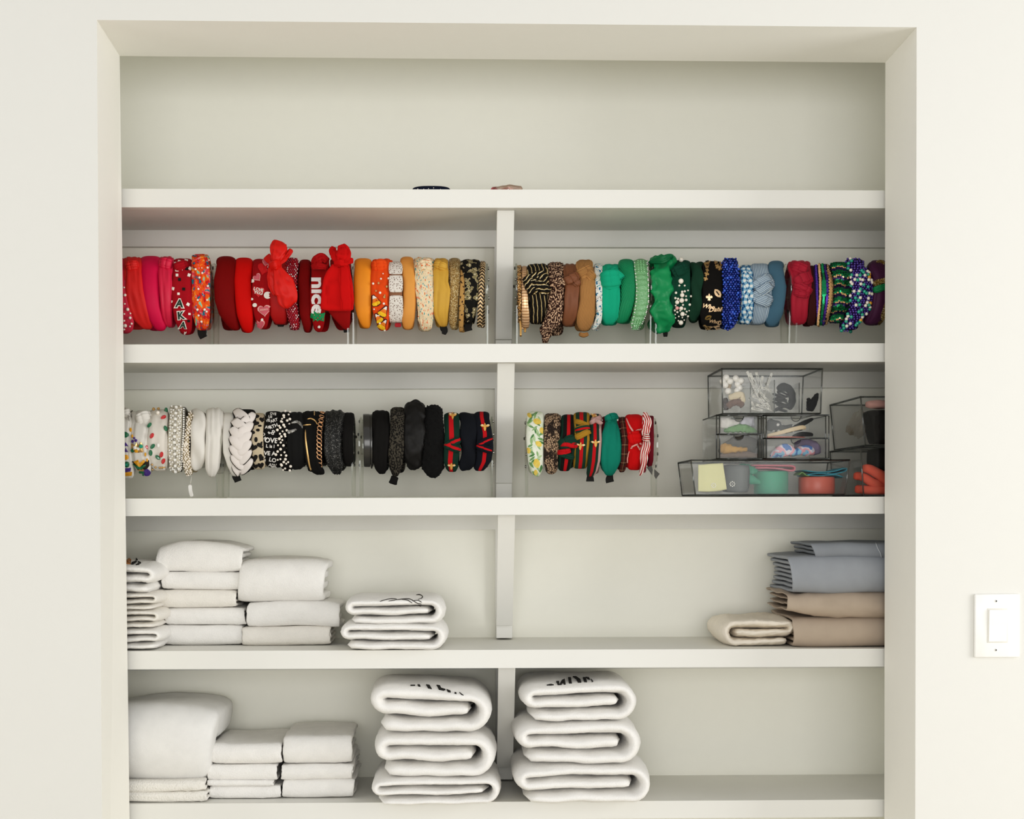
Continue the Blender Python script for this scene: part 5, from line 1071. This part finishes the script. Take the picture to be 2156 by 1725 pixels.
folded('turquoise_cloth', 'turquoise cloth folded zigzag on the coral roll', [(1690, 990), (1720, 994), (1755, 993), (1780, 986), (1781, 992), (1755, 998), (1725, 997), (1700, 1000), (1725, 1002), (1760, 1000), (1779, 1006)], 0, BLC, th=.0016)
folded('green_edge_cloth', 'lime edged cloth peeping out beside the turquoise cloth', [(1683, 1000), (1690, 995), (1698, 1001), (1705, 1002)], 0, mat('lime cloth', '#8dbd6e', .8), th=.0012, dy=.03)
# drawers
loose('white_bow', 'white cloth bow in the top left drawer', 'bow', [(1515, 890, 10, .07), (1530, 892, 12, .06), (1548, 892, 7, .06), (1556, 895, 4, .06)], .008, WH, disp=cr(.004, 6, 1))
loose('white_bow', 'pale lilac cloth bow at the right of the top left drawer', 'bow', [(1558, 895, 4, .06), (1570, 890, 10, .06), (1588, 888, 11, .07)], .008, cot('lilac white', '#cdcbd2'), disp=cr(.004, 6, 3))
loose('green_scrunchie', 'leaf green scrunchie lying in the top left drawer', 'scrunchie', [(1524, 908, 3, .055), (1545, 904, 7, .05), (1565, 902, 9, .05), (1582, 906, 6, .055), (1594, 909, 2, .06)], .008, cot('leaf green', '#6f9a62'), disp=cr(.005, 14, 2))
loose('grey_scrunchie', 'dark grey brown scrunchie at the back of the lower left drawer', 'scrunchie', [(1515, 955, 8, .1), (1540, 938, 14, .1), (1570, 935, 18, .1), (1592, 945, 16, .1)], .012, cot('taupe grey', '#6c675f'), disp=cr(.004, 8, 5))
loose('brown_scrunchie', 'brown scrunchie on the floor of the lower left drawer', 'scrunchie', [(1514, 961, 3, .06), (1540, 957, 8, .055), (1570, 957, 8, .055), (1596, 961, 4, .06)], .008, cot('cocoa', '#786455'), disp=cr(.003, 10, 6))
loose('mustard_scrunchie', 'mustard scrunchie in the lower left drawer', 'scrunchie', [(1516, 944, 9, .05), (1530, 945, 11, .046), (1547, 947, 6, .046), (1560, 947, 5, .046), (1574, 946, 4, .05)], .009, sat('mustard crepe', '#b98d3e', .55), disp=cr(.004, 10, 7))
DOT = mat('grey polka dot', '#4b4b49', .7, pat=lambda nt: ramp(nt, tex(nt, 'vor', 95), [(0, '#e3e1da'), (.3, '#52524f')]))
b1 = loose('polka_dot_bow', 'grey bow with white polka dots in the top right drawer', 'bow', [(1614, 892, 13, .07), (1632, 898, 12, .06), (1650, 903, 9, .06), (1672, 902, 7, .06), (1690, 903, 5, .065)], .005, DOT, disp=cr(.004, 5, 8), n=3)
loose('black_strap', 'black strap sloping up in the top right drawer', 'strap', [(1652, 912, 3, .05), (1675, 900, 5, .05), (1695, 890, 5, .05), (1712, 882, 3, .06)], .002, BLK)
loose('cream_strap', 'cream strap looped in the top right drawer', 'strap', [(1614, 918, 3, .045), (1640, 912, 4, .04), (1670, 904, 4.5, .04), (1690, 900, 4.5, .04), (1696, 904, 3, .045)], .0016, mat('cream leather', '#d9c4a2', .5))
loose('black_clip', 'long flat black clip on the floor of the top right drawer', 'hair clip', [(1668, 919, 2, .04), (1685, 915, 5, .04), (1705, 915, 4.5, .04), (1712, 917, 2.5, .04)], .003, BLK, 'hair clips')
loose('coral_strap', 'thin coral strap on the floor of the top right drawer', 'strap', [(1614, 921, 1.5, .038), (1650, 921, 2, .038), (1695, 921.5, 1.5, .038)], .0014, mat('coral leather', '#c46a5c', .5))
TIE = mat('pastel tie dye', '#8fb4d2', .6, pat=lambda nt: ramp(nt, tex(nt, 'noise', 38), [(0, '#3d6ea8'), (.4, '#86b7d0'), (.48, '#e0a3ad'), (.56, '#d8d4da'), (.62, '#5a7fb8')]))
loose('tie_dye_bow', 'pastel tie-dye bow in the lower right drawer', 'bow', [(1622, 964, 4, .055), (1640, 952, 12, .046), (1658, 948, 13, .043), (1673, 953, 7, .043), (1690, 949, 11, .043), (1706, 951, 10, .046), (1714, 957, 4, .05)], .008, TIE, disp=cr(.005, 7, 2))
loose('lilac_scrunchie', 'dusty lilac scrunchie behind the tie-dye bow', 'scrunchie', [(1672, 940, 8, .1), (1695, 938, 14, .09), (1714, 945, 14, .085), (1718, 958, 8, .09)], .011, cot('dusty lilac', '#8f829c'), disp=cr(.004, 8, 3))
# top divided box: y about .05 .. .1
PWH = mat('big pearl', '#e9e5dc', .15, spec=.6, coat=.6)
for k, (u0, lab) in enumerate(((1532, 'left'), (1553, 'right'))):
    r = empty('pearl_scrunchie', at(u0, 815, .06), 'scrunchie of big white pearls in the divided box, %s one' % lab, 'scrunchie', 'pearl scrunchies')
    for u, v in (((1529, 795), (1527, 811), (1533, 824), (1537, 803), (1522, 803)) if k == 0 else ((1549, 797), (1553, 809), (1552, 823), (1560, 802), (1557, 817))):
        g = G(); g.ball(at(u, v, .055), .0072, 14, 10); mk('pearl', g.out(), PWH, r)
    mk('elastic', strip('elastic', [(u0 - 6, 790, 2.5, .065), (u0 + 4, 806, 4, .066), (u0 + 1, 826, 3, .065)], .003, mat('beige net', '#b9a588', .8), r).data and G().tube([at(u0 - 5, 792, .066), at(u0 + 6, 810, .067), at(u0, 826, .066)], .0015, 6).out(), mat('beige net', '#b9a588', .8), r)
loose('cream_scrunchie', 'cream scrunchie low in the left of the divided box', 'scrunchie', [(1534, 838, 5, .05), (1545, 836, 8, .048), (1560, 831, 6, .05), (1562, 845, 6, .05), (1550, 852, 5, .05)], .006, cot('cream crepe', '#d6c7a8'), disp=cr(.003, 8, 2))
loose('brown_scrunchie', 'chestnut brown scrunchie at the bottom of the divided box', 'scrunchie', [(1530, 858, 6, .055), (1542, 849, 7, .046), (1556, 848, 7, .046), (1565, 856, 6, .05)], .006, cot('chestnut', '#6e5142'), disp=cr(.003, 12, 3))
loose('dark_scrunchie', 'very dark brown scrunchie at the lower left of the divided box', 'scrunchie', [(1526, 838, 5, .07), (1528, 850, 6, .06), (1529, 864, 5, .055)], .006, cot('espresso', '#3a2c26'), disp=cr(.002, 10, 3))
CLP = mat('clip steel', '#8b887f', .3, metal=.85)
cl = [(1573, 782, 1596, 836), (1579, 786, 1609, 846), (1592, 784, 1600, 812), (1618, 796, 1608, 838), (1625, 786, 1616, 812), (1606, 792, 1597, 830), (1588, 800, 1580, 840), (1610, 838, 1620, 846), (1592, 852, 1620, 862), (1582, 846, 1590, 862), (1600, 848, 1622, 856), (1586, 826, 1600, 836), (1603, 816, 1619, 822), (1580, 860, 1606, 864), (1576, 792, 1588, 826), (1612, 806, 1622, 826), (1598, 840, 1612, 858), (1584, 834, 1604, 842), (1614, 848, 1624, 866), (1577, 838, 1586, 858), (1600, 826, 1612, 840)]
RC = random.Random(5)
for i, (u0, v0, u1, v1) in enumerate(cl):
    y = .042 + .006 * (i % 4); L = sqrt((u1 - u0) ** 2 + (v1 - v0) ** 2); nu, nv = -(v1 - v0) / L, (u1 - u0) / L
    r = empty('hair_clip', at((u0 + u1) / 2, (v0 + v1) / 2, y), 'flat silver hair clip in the jumbled pile of the divided box', 'hair clip', 'silver hair clips in the divided box')
    for k, off in ((0, 0.), (1, .0022)):
        w0, w1 = 2.6, 1.6
        ring = [(u0 + nu * w0, v0 + nv * w0), (u1 + nu * w1, v1 + nv * w1), (u1 - nu * w1, v1 - nv * w1), (u0 - nu * w0, v0 - nv * w0)]
        f_ = .22; ins = [(u0 + (u1 - u0) * f_ + nu * 1.0, v0 + (v1 - v0) * f_ + nv * 1.0), (u0 + (u1 - u0) * .85 + nu * .7, v0 + (v1 - v0) * .85 + nv * .7), (u0 + (u1 - u0) * .85 - nu * .7, v0 + (v1 - v0) * .85 - nv * .7), (u0 + (u1 - u0) * f_ - nu * 1.0, v0 + (v1 - v0) * f_ - nv * 1.0)]
        V = [at(u, v, y + off) for u, v in ring + ins] + [at(u, v, y + off + .0009) for u, v in ring + ins]
        F = []
        for j in range(4):
            q = (j + 1) % 4
            F += [(j, q, q + 4, j + 4), (j + 12, q + 12, q + 8, j + 8), (j, j + 8, q + 8, q), (j + 4, q + 4, q + 12, j + 12)]
        mk('prong', (V, F), CLP, r, False)
g = G(); RB = random.Random(8)
for i in range(9):
    r_ = .011 + .002 * RB.random(); c = at(1644 + RB.uniform(-5, 5), 830 + i * 4.2, .06)
    c.y = .06; ax = RB.uniform(-.3, .3)
    o = mk('hair_elastic', G().tube([c + X(r_ * cos(2 * pi * k / 20), r_ * sin(2 * pi * k / 20), .003 * sin(2 * pi * k / 20 + ax * 9) + r_ * ax * cos(2 * pi * k / 20)) for k in range(21)], .0022, 7).out(), BLK)
    tagit(o, 'thin black hair elastic in the stack of the divided box', 'hair elastic', 'black hair elastics in the divided box')
loose('black_claw_clip', 'black claw clip with long prongs, right of the divided box', 'hair clip', [(1722, 828, 2, .055), (1717, 838, 6, .05), (1711, 852, 8, .05), (1706, 866, 5, .05)], .006, BLK, 'hair clips', disp=cr(.002, 9, 3))
loose('black_claw_clip', 'short black claw clip leaning beside the long one', 'hair clip', [(1702, 838, 3, .07), (1704, 850, 6, .065), (1703, 866, 5, .06)], .005, BLK, 'hair clips', disp=cr(.002, 9, 6))
loose('black_scrunchie', 'black scrunchie behind the hair elastics', 'scrunchie', [(1636, 820, 5, .095), (1650, 815, 9, .095), (1664, 824, 8, .095), (1668, 845, 7, .095), (1660, 862, 6, .095)], .008, BLK, disp=cr(.003, 10, 4))
# right bins
BLD = cot('black jersey', '#171412')
loose('black_cloth', 'black jersey cloth packed in the upper right bin', 'cloth', [(1824, 902, 34, .06), (1840, 900, 36, .05), (1900, 900, 36, .05), (1990, 900, 34, .06)], .03, BLD, n=4)
loose('pink_cloth', 'pale rose cloth strip on top of the black jersey', 'cloth', [(1822, 852, 7, .05), (1850, 852, 9, .045), (1900, 852, 8, .05), (1985, 852, 7, .06)], .012, cot('pale rose', '#b98f86'), disp=cr(.003, 9, 4))
loose('clear_wrapper', 'crumpled clear wrapper at the left of the upper right bin', 'wrapper', [(1790, 885, 20, .15), (1800, 890, 28, .12), (1812, 892, 30, .09), (1822, 892, 24, .08)], .012, clear('wrapper film', '#ece4dc', .1, .3), disp=cr(.006, 7, 4))
COR = cot('coral fleece', '#d9644e')
loose('black_cloth', 'black jersey cloth at the top of the lower right bin', 'cloth', [(1828, 968, 22, .09), (1850, 968, 24, .07), (1910, 968, 24, .07), (1990, 968, 22, .09)], .03, BLD, n=4)
for i, (px, lb) in enumerate((([(1815, 986, 8, .05), (1830, 988, 9.5, .045), (1850, 999, 11, .045), (1875, 1012, 12, .05), (1950, 1030, 10, .06)], 'coral fleece roll sloping down at the top of the lower right bin'), ([(1797, 1002, 8, .07), (1818, 1005, 9, .055), (1840, 1018, 10, .05), (1870, 1024, 9, .06), (1950, 1020, 8, .07)], 'coral fleece roll in the middle of the lower right bin'), ([(1800, 1030, 9, .07), (1830, 1032, 9.5, .05), (1870, 1033, 9, .05), (1950, 1032, 8, .06)], 'coral fleece roll on the floor of the lower right bin'))):
    loose('fleece_roll', lb, 'cloth', px, .012, COR, 'coral fleece rolls', disp=cr(.0015, 6, i))
# ------------------------------------------------------------------ linens
TER = mat('white terry', '#eeece8', .95, sheen=.25, bump=('noise', 420, .55, dict(space='obj')), spec=.1)
TER2 = mat('warm white terry', '#ebe7df', .95, sheen=.25, bump=('noise', 420, .55, dict(space='obj')), spec=.1)
SHE = mat('white sherpa', '#e9e6df', 1., sheen=.3, bump=('noise', 260, 1., dict(space='obj')), spec=.1)
FLE = mat('white fleece', '#e6e5e2', .95, sheen=.4, bump=('noise', 600, .2, dict(space='obj')), spec=.1)
def rough_up(geo, amp=.0011, fr=190., low=.0025, lf=11., sd=0., warp=None):
    V = []
    for v in geo[0]:
        q = Vector(v) + noise.noise_vector(Vector(v) * fr) * amp + noise.noise_vector(Vector(v) * lf + Vector((sd, 0, sd))) * low
        if warp: q = warp(q)
        V.append(q)
    return (V, *geo[1:])
def join(gs):
    V = []; F = []; U = []; N_ = []
    for g in gs:
        k = len(V); V += list(g[0]); F += [tuple(i + k for i in f) for f in g[1]]; U += g[2]; N_ += g[3]
    return V, F, U, N_
def place(name, label, cat, geo, m, group, multi, part):
    if not multi:
        o = tagit(mk(name, geo, m), label, cat, group); B = Band(); B.root = o
    else:
        lo = [min(v[i] for v in geo[0]) for i in range(3)]; hi = [max(v[i] for v in geo[0]) for i in range(3)]
        r = empty(name, ((lo[0] + hi[0]) / 2, (lo[1] + hi[1]) / 2, lo[2]), label, cat, group); mk(part, geo, m, r); B = Band(); B.root = r
    B.bvh = BVHTree.FromPolygons(geo[0], geo[1]); B.yc = .1
    return B
def fold_front(name, label, cat, u0, u1, v0, v1, yf, dep, m=TER, k=2, group=None, tilt=0., hump=0., sd=None, amp=.0011, low=.0025, n=4.5, multi=False, part='towel_body', drop=None, sq=.75, zb=None, fr=190., lf=11.):
    """linen folded with its rounded fold towards the room; u0..u1 / v0..v1 = front face in the photo at depth yf"""
    sd = random.random() * 20 if sd is None else sd
    a, c = at(u0, v0, yf), at(u1, v1, yf); h = a.z - c.z; z0 = c.z
    if zb is not None: h = a.z - zb; z0 = zb
    zc = z0 + h / 2; xm = (a.x + c.x) / 2; hw = (c.x - a.x) / 2; t = h / (2 * k); gs = []
    for j in range(k):
        r = h / 2 - t * (j + .5); ry = max(r * sq, .002); yc = yf + h / 2 * sq + t * .1
        P = [Vector((xm, yf + dep - .004 * j + (yc - yf - dep) * i / 14., zc + r)) for i in range(14)]
        P += [Vector((xm, yc - ry * cos(-pi / 2 + pi * i / 14.), zc - r * sin(-pi / 2 + pi * i / 14.))) for i in range(15)]
        P += [Vector((xm, yc + (yf + dep - yc) * i / 14., zc - r)) for i in range(1, 15)]
        Nn = []
        for i in range(len(P)):
            d = (P[min(i + 1, len(P) - 1)] - P[max(i - 1, 0)]).normalized(); Nn.append(Vector((0, -d.z, d.y)))
        q = len(P); o = .006 * nz(j * 3.3, sd)
        gs.append(sweep([p + Vector((o, 0, 0)) for p in P], [Vector((1, 0, 0))] * q, Nn, [hw - .004 * j + .002 * nz(i * .3, sd + j) for i in range(q)], [t / 2 * .97] * q, n, 56, None, .01))
    def warp(p):
        f = (p.z - zc) / h; x = p.x + tilt * f
        g = hump * max(0, f + .5) * (1 - ((p.x - xm) / hw) ** 2) if hump else 0
        z = p.z + g
        if drop: z -= drop((p.x - xm) / hw, f)
        return Vector((x, p.y, max(z, z0 - .0004)))
    return place(name, label, cat, rough_up(join(gs), amp, fr, low, lf, sd, warp), m, group, multi, part)
def roll_fold(name, label, cat, u0, u1, v0, v1, yf, dep, m=TER, group=None, mirror=False, shear=0., sd=None, multi=False, amp=.0012, low=.003, mid=.86, tail=None, zb=None, part='towel_body'):
    """towel folded in three round its own end, the layered end towards the room"""
    sd = random.random() * 20 if sd is None else sd
    a, c = at(u0, v0, yf), at(u1, v1, yf); z0 = c.z if zb is None else zb; h = a.z - z0; t = h / 3; W = c.x - a.x; x0 = a.x
    pts = []                                           # in unit space: x 0..W, z 0..h
    R1, R2 = t, t / 2
    def arc(cx, cz, r, a0, a1, k, sx=1.): return [(cx + sx * r * cos(radians(a0 + (a1 - a0) * i / k)), cz + r * sin(radians(a0 + (a1 - a0) * i / k))) for i in range(k + 1)]
    bx0 = t * .75
    pts += [(bx0 + (W - 1.6 * t - bx0) * i / 16., t / 2 + .03 * t * sin(i)) for i in range(16)]
    pts += arc(W - 1.5 * t, 1.5 * t, R1, -90, 90, 18)
    pts += [(W - 1.5 * t - (W - 2.7 * t) * i / 20., 2.5 * t) for i in range(1, 20)]
    pts += arc(1.15 * t, 2. * t, R2, 90, 270, 10, 1.25)
    xe = W - 1.3 * t - (1 - mid) * .3 * t
    pts += [(1.15 * t + (xe - 1.15 * t) * i / 18., 1.5 * t + .06 * t * sin(i * .5)) for i in range(1, 19)]
    P = []
    for x, z in pts:
        if mirror: x = W - x
        P.append(Vector((x0 + x, yf + dep / 2, z0 + z)))
    Nn = []
    for i in range(len(P)):
        d = (P[min(i + 1, len(P) - 1)] - P[max(i - 1, 0)]).normalized(); Nn.append(Vector((-d.z, 0, d.x)))
    q = len(P)
    hw = [dep / 2 + .003 * nz(i * .12, sd) for i in range(q)]
    geo = sweep(P, [Vector((0, -1, 0))] * q, Nn, hw, [t / 2 * 1.07] * q, 2.6, 44, None, .028)
    xm = x0 + W / 2
    def warp(p):
        f = (p.x - xm) / W
        z = p.z + shear * f * min(1, max(0, (p.z - z0) / h)) - .1 * h * (2 * f) ** 4 * max(0, (p.z - z0) / h - .4)
        return Vector((p.x, p.y, max(z, z0 - .0004)))
    return place(name, label, cat, rough_up(geo, amp, 190., low, 12., sd, warp), m, group, multi, part)
BLKT = mat('black embroidery thread', '#191714', .6)
def zsh(i, u): return sz(i, at(u, 1300, .1).x) + .0006
# ---- linen shelf: rolled towels against the left jamb (running behind it)
GT = 'rolled white towels by the left jamb'
z3 = zsh(3, 300)
roll_fold('rolled_towel', 'white towel at the bottom of the rolled stack by the left jamb', 'towel', 190, 341, 1325, 1367, .02, .2, group=GT, mirror=True, zb=z3, mid=.8)
roll_fold('rolled_towel', 'white towel second from the bottom of the rolled stack by the left jamb', 'towel', 190, 338, 1285, 1326, .02, .2, TER2, group=GT, mirror=True, mid=.75)
roll_fold('rolled_towel', 'white towel second from the top of the rolled stack by the left jamb', 'towel', 190, 333, 1249, 1286, .02, .22, TER2, group=GT, mirror=True, mid=.7)
B = roll_fold('rolled_towel', 'white towel with black and tan stitching topping the rolled stack by the left jamb', 'towel', 185, 331, 1186, 1250, .02, .22, group=GT, mirror=True, mid=.7, multi=True, shear=-.004)
TAN = mat('tan thread', '#b0763c', .6)
for px, m in (([(266, 1172), (272, 1171), (277, 1173), (276, 1180), (270, 1184), (266, 1182)], TAN), ([(277, 1186), (287, 1182), (288, 1184), (281, 1188)], BLKT), ([(264, 1170.5), (272, 1169), (272, 1170.2), (264, 1172)], BLKT), ([(284, 1175), (289, 1178), (290, 1181), (288, 1179)], BLKT), ([(290, 1183), (297, 1186), (292, 1190), (286, 1190.5), (292, 1188), (294.5, 1186.5)], BLKT), ([(276, 1171), (279, 1172), (278, 1174)], BLKT)):
    decal(B, 'embroidery', px, m, .0012, .001)
# ---- stack of five
G5 = 'stack of five white hand towels'
z3 = zsh(3, 430)
names5 = ('white hand towel at the bottom of the stack of five', 'white hand towel second from the bottom of the stack of five', 'white hand towel in the middle of the stack of five', 'white hand towel second from the top of the stack of five', 'puffy white hand towel on top of the stack of five')
fold_front('folded_towel', names5[0], 'towel', 341, 509, 1317, 1359, .125, .165, group=G5, zb=z3)
fold_front('folded_towel', names5[1], 'towel', 342, 513, 1281, 1317, .125, .165, group=G5, tilt=-.004)
fold_front('folded_towel', names5[2], 'towel', 328, 497, 1243, 1280.5, .12, .165, TER2, group=G5)
fold_front('folded_towel', names5[3], 'towel', 339, 510, 1205, 1242.5, .12, .165, group=G5)
fold_front('folded_towel', names5[4], 'towel', 327, 508, 1152, 1205.5, .115, .175, group=G5, hump=.012, low=.004, k=2, tilt=.006)
G6 = 'stack of three white bath towels beside the stack of five'
z3 = zsh(3, 600)
fold_front('folded_towel', 'white towel at the bottom of the stack of three on the linen shelf', 'towel', 511, 697, 1320, 1359, .115, .17, TER2, group=G6, zb=z3)
fold_front('folded_towel', 'white towel with drooping end, middle of the three beside the stack of five', 'towel', 515, 712, 1268, 1321, .115, .175, group=G6, k=2, low=.0045, drop=lambda x, f: .012 * max(0, x - .55) ** 1.2)
fold_front('folded_towel', 'thick white towel on top of the stack of three on the linen shelf', 'towel', 498, 682, 1182, 1271, .11, .175, group=G6, k=2, low=.004, hump=.006, tilt=.008)
# ---- pair
G7 = 'two thick folded white towels beside the stack of three'
z3 = zsh(3, 820)
roll_fold('folded_towel', 'lower thick white towel of the pair right of the stack of three', 'towel', 713, 941, 1313, 1371, -.012, .22, group=G7, zb=z3, mid=.95)
B = roll_fold('folded_towel', 'upper thick white towel of the pair, stitched with a dark branch', 'towel', 722, 936, 1259, 1317, -.008, .22, group=G7, mid=.9, multi=True)
for px in ([(800, 1267, .5), (815, 1263, .8), (826, 1261.5, .8), (836, 1262.5, .5)], [(818, 1266.5, .5), (835, 1264, .9), (850, 1262, .9), (864, 1262.5, .9), (878, 1270, .9), (888, 1272, .5)], [(876, 1253.5, .7), (884, 1253.2, 1.1), (889.5, 1257, 1.1), (887, 1261, .9), (880, 1263, .5)], [(868, 1266, .5), (880, 1265, .8), (888, 1268.5, .6)], [(846, 1263, .5), (858, 1264.5, .9), (868, 1270, .5)], [(880, 1274, .5), (886, 1278, .7)]):
    strip('embroidery', px, .0009, mat('grey embroidery thread', '#4a4743', .7), B.root, B, lift=.0012, dive=.0002, ns=14, nk=8)
# ---- sheets on the right
def sheetmat(name, c): return mat(name, c, .75, sheen=.25, bump=('noise', 26, .35, dict(space='obj', detail=5)))
z3 = zsh(3, 1800)
TAU = sheetmat('taupe sheet', '#b3a494'); GRY = sheetmat('blue grey sheet', '#9a9ea4'); CRM = sheetmat('cream sheet', '#ebe2d3')
fold_front('folded_sheet', 'smooth taupe sheet at the bottom of the sheet pile against the right jamb', 'sheet', 1672, 1985, 1300, 1361, .035, .24, TAU, 3, 'folded sheets', amp=.0004, low=.004, n=5, zb=z3, fr=60)
fold_front('folded_sheet', 'rumpled puffy taupe sheet second from the bottom of the sheet pile', 'sheet', 1660, 1985, 1246, 1303, .03, .24, TAU, 2, 'folded sheets', amp=.0036, low=.007, n=2.6, fr=42, lf=16, drop=lambda x, f: .012 * x + (.02 * max(0, -x - .3) * (f + .5)), sq=.9)
fold_front('folded_sheet', 'large blue grey sheet set folded in layers on the taupe sheets', 'sheet', 1668, 1985, 1170, 1250, .025, .25, GRY, 4, 'folded sheets', amp=.0007, low=.0045, n=6, fr=50, tilt=-.008, sq=.6)
B = fold_front('folded_sheet', 'small blue grey pillowcase folded on top of the sheet pile', 'sheet', 1712, 1985, 1143, 1178, .035, .2, sheetmat('dusk grey sheet', '#8c9096'), 2, 'folded sheets', amp=.0005, low=.004, n=6, fr=50, tilt=-.014, multi=True, part='pillowcase_body')
strip('seam', [(1843, 1142, .8), (1848, 1155, .8), (1854, 1166, .8), (1856, 1176, .8)], .0008, sheetmat('pale grey seam', '#b9bcc0'), B.root, B, lift=.0006, dive=.0003, ns=14, nk=8)
B = roll_fold('folded_sheet', 'small crumpled cream sheet on the shelf left of the taupe sheet', 'sheet', 1520, 1680, 1305, 1360, .06, .2, CRM, 'folded sheets', low=.008, amp=.0025, zb=zsh(3, 1590), mid=.85, mirror=True, shear=.006)
# ---- bottom shelf
z4 = zsh(4, 380)
GB = 'linens on the lowest shelf'
a = at(300, 1662, .035)
B = fold_front('blanket', 'big white plush blanket folded against the left jamb, sherpa layers below', 'blanket', 185, 446, 1496, 1652, .03, .24, FLE, 1, None, tilt=.022, hump=.009, low=.006, n=5, multi=True, part='fleece_body', sq=.55, lf=8.)
def layer(par, name, u0, u1, v0, v1, yf, dep, m, zb=None, amp=.0022):
    t0 = fold_front(name, None, None, u0, u1, v0, v1, yf, dep, m, 1, None, amp=amp, low=.003, zb=zb, fr=120)
    adopt(t0.root, par); return t0
layer(B.root, 'sherpa_lining', 185, 437, 1668, 1686, .025, .24, SHE, z4)
layer(B.root, 'sherpa_lining', 185, 428, 1646, 1669, .025, .24, SHE)
z4 = zsh(4, 510)
G8 = 'left stack of small white towels on the lowest shelf'
fold_front('folded_towel', 'white towel at the bottom of the short stack beside the blanket', 'towel', 437, 588, 1656, 1681, .055, .2, group=G8, zb=z4, k=2)
fold_front('folded_towel', 'thin white cloth with a loose corner in the short stack beside the blanket', 'towel', 431, 572, 1644.5, 1656, .052, .19, group=G8, k=1)
fold_front('folded_towel', 'white towel second from the top of the short stack beside the blanket', 'towel', 435, 583, 1611, 1645, .055, .2, group=G8, tilt=-.002)
fold_front('folded_towel', 'white towel on top of the short stack beside the blanket', 'towel', 443, 592, 1567, 1611, .055, .22, group=G8, hump=-.002)
G9 = 'right stack of small white towels on the lowest shelf'
z4 = zsh(4, 670)
fold_front('folded_towel', 'white towel at the bottom of the three by the rolled bath towels', 'towel', 592, 742, 1643, 1681, .055, .22, group=G9, zb=z4, tilt=.004)
fold_front('folded_towel', 'white towel in the middle of the three by the rolled bath towels', 'towel', 594, 744, 1612, 1643.5, .055, .22, group=G9, tilt=.004)
fold_front('folded_towel', 'white towel on top of the three by the rolled bath towels', 'towel', 592, 737, 1552, 1612, .055, .22, group=G9, low=.003)
# bath towels in two piles
G10 = 'left pile of rolled white bath towels'; G11 = 'right pile of rolled white bath towels'
z4 = zsh(4, 910)
roll_fold('bath_towel', 'rolled white bath towel at the bottom of the pile left of the brace', 'towel', 780, 1056, 1640, 1702, -.035, .29, group=G10, zb=z4, mid=.93, low=.004)
roll_fold('bath_towel', 'rolled white bath towel in the middle of the pile left of the brace', 'towel', 783, 1047, 1547, 1641, -.03, .28, group=G10, mid=.88, shear=-.006, low=.004)
B1 = roll_fold('bath_towel', 'rolled white bath towel with black stitching topping the pile left of the brace', 'towel', 774, 1038, 1449, 1547, -.03, .27, group=G10, mid=.86, shear=-.018, low=.004, multi=True)
z4 = zsh(4, 1230)
roll_fold('bath_towel', 'rolled white bath towel at the bottom of the pile right of the brace', 'towel', 1081, 1377, 1612, 1699, -.035, .29, group=G11, zb=z4, mid=.92, shear=.004, low=.004)
roll_fold('bath_towel', 'rolled white bath towel in the middle of the pile right of the brace', 'towel', 1083, 1353, 1522, 1613, -.03, .28, group=G11, mid=.92, shear=.003, low=.004)
B2 = roll_fold('bath_towel', 'rolled white bath towel with black stitching topping the pile right of the brace', 'towel', 1095, 1345, 1441, 1523, -.03, .27, group=G11, mid=.94, shear=.006, low=.004, multi=True)
for px in ([(864, 1444), (874, 1444), (874, 1445), (864, 1445)], [(879, 1443), (884, 1443.5), (885, 1447), (881, 1446)], [(897, 1443), (904, 1444), (909, 1452), (901, 1450)], [(919, 1444), (926, 1445), (929, 1451), (938, 1453), (934, 1455), (924, 1453)], [(940, 1453), (948, 1456), (949, 1459), (943, 1458)], [(957, 1459), (961, 1460), (961, 1462), (957, 1461)], [(967, 1459), (976, 1465), (971, 1463.5)]):
    decal(B1, 'embroidery', px, BLKT, .0012, .001)
for px in ([(1151, 1444), (1160, 1442), (1166, 1443.5), (1160, 1444)], [(1171, 1436), (1177, 1436), (1178, 1443), (1174, 1443)], [(1178, 1443), (1183, 1434), (1189, 1431), (1191, 1442), (1187, 1442), (1186, 1436), (1182, 1443)], [(1196, 1428), (1202, 1428), (1204, 1440), (1198, 1440)], [(1206, 1426), (1213, 1426), (1222, 1432), (1224, 1438), (1217, 1438), (1213, 1431)], [(1227, 1428), (1233, 1428), (1236, 1437), (1230, 1437)], [(1233, 1427), (1240, 1428), (1242, 1432), (1238, 1431)], [(1244, 1431), (1249, 1436), (1246, 1437)]):
    decal(B2, 'embroidery', px, BLKT, .0012, .001)
# ------------------------------------------------------------------ light
w = bpy.data.worlds.new('room light'); SC.world = w; w.use_nodes = True
bg = w.node_tree.nodes['Background']; bg.inputs[0].default_value = (1.0, .992, .975, 1); bg.inputs[1].default_value = .60
def area(name, loc, to, size, power, col):
    l = bpy.data.lights.new(name, 'AREA'); l.shape = 'RECTANGLE'; l.size, l.size_y = size; l.energy = power; l.color = col
    o = bpy.data.objects.new(name, l); COL.objects.link(o); o.location = loc
    o.rotation_euler = (Vector(to) - Vector(loc)).to_track_quat('-Z', 'Y').to_euler(); return o
area('window_light', (3.7, -1.7, .8), (0, 0, .7), (1.6, 2.0), 68, (1, .995, .985))
area('left_fill_light', (-3.7, -1.9, .8), (0, 0, .7), (1.4, 1.8), 25, (1, .99, .97))  # fill lamp added to brighten the right jamb, not a known window
area('front_fill_light', (.3, -5.4, .7), (.1, 0, .65), (3.4, 2.0), 86, (1, .99, .97))  # frontal fill added behind the camera to lift the closet interior
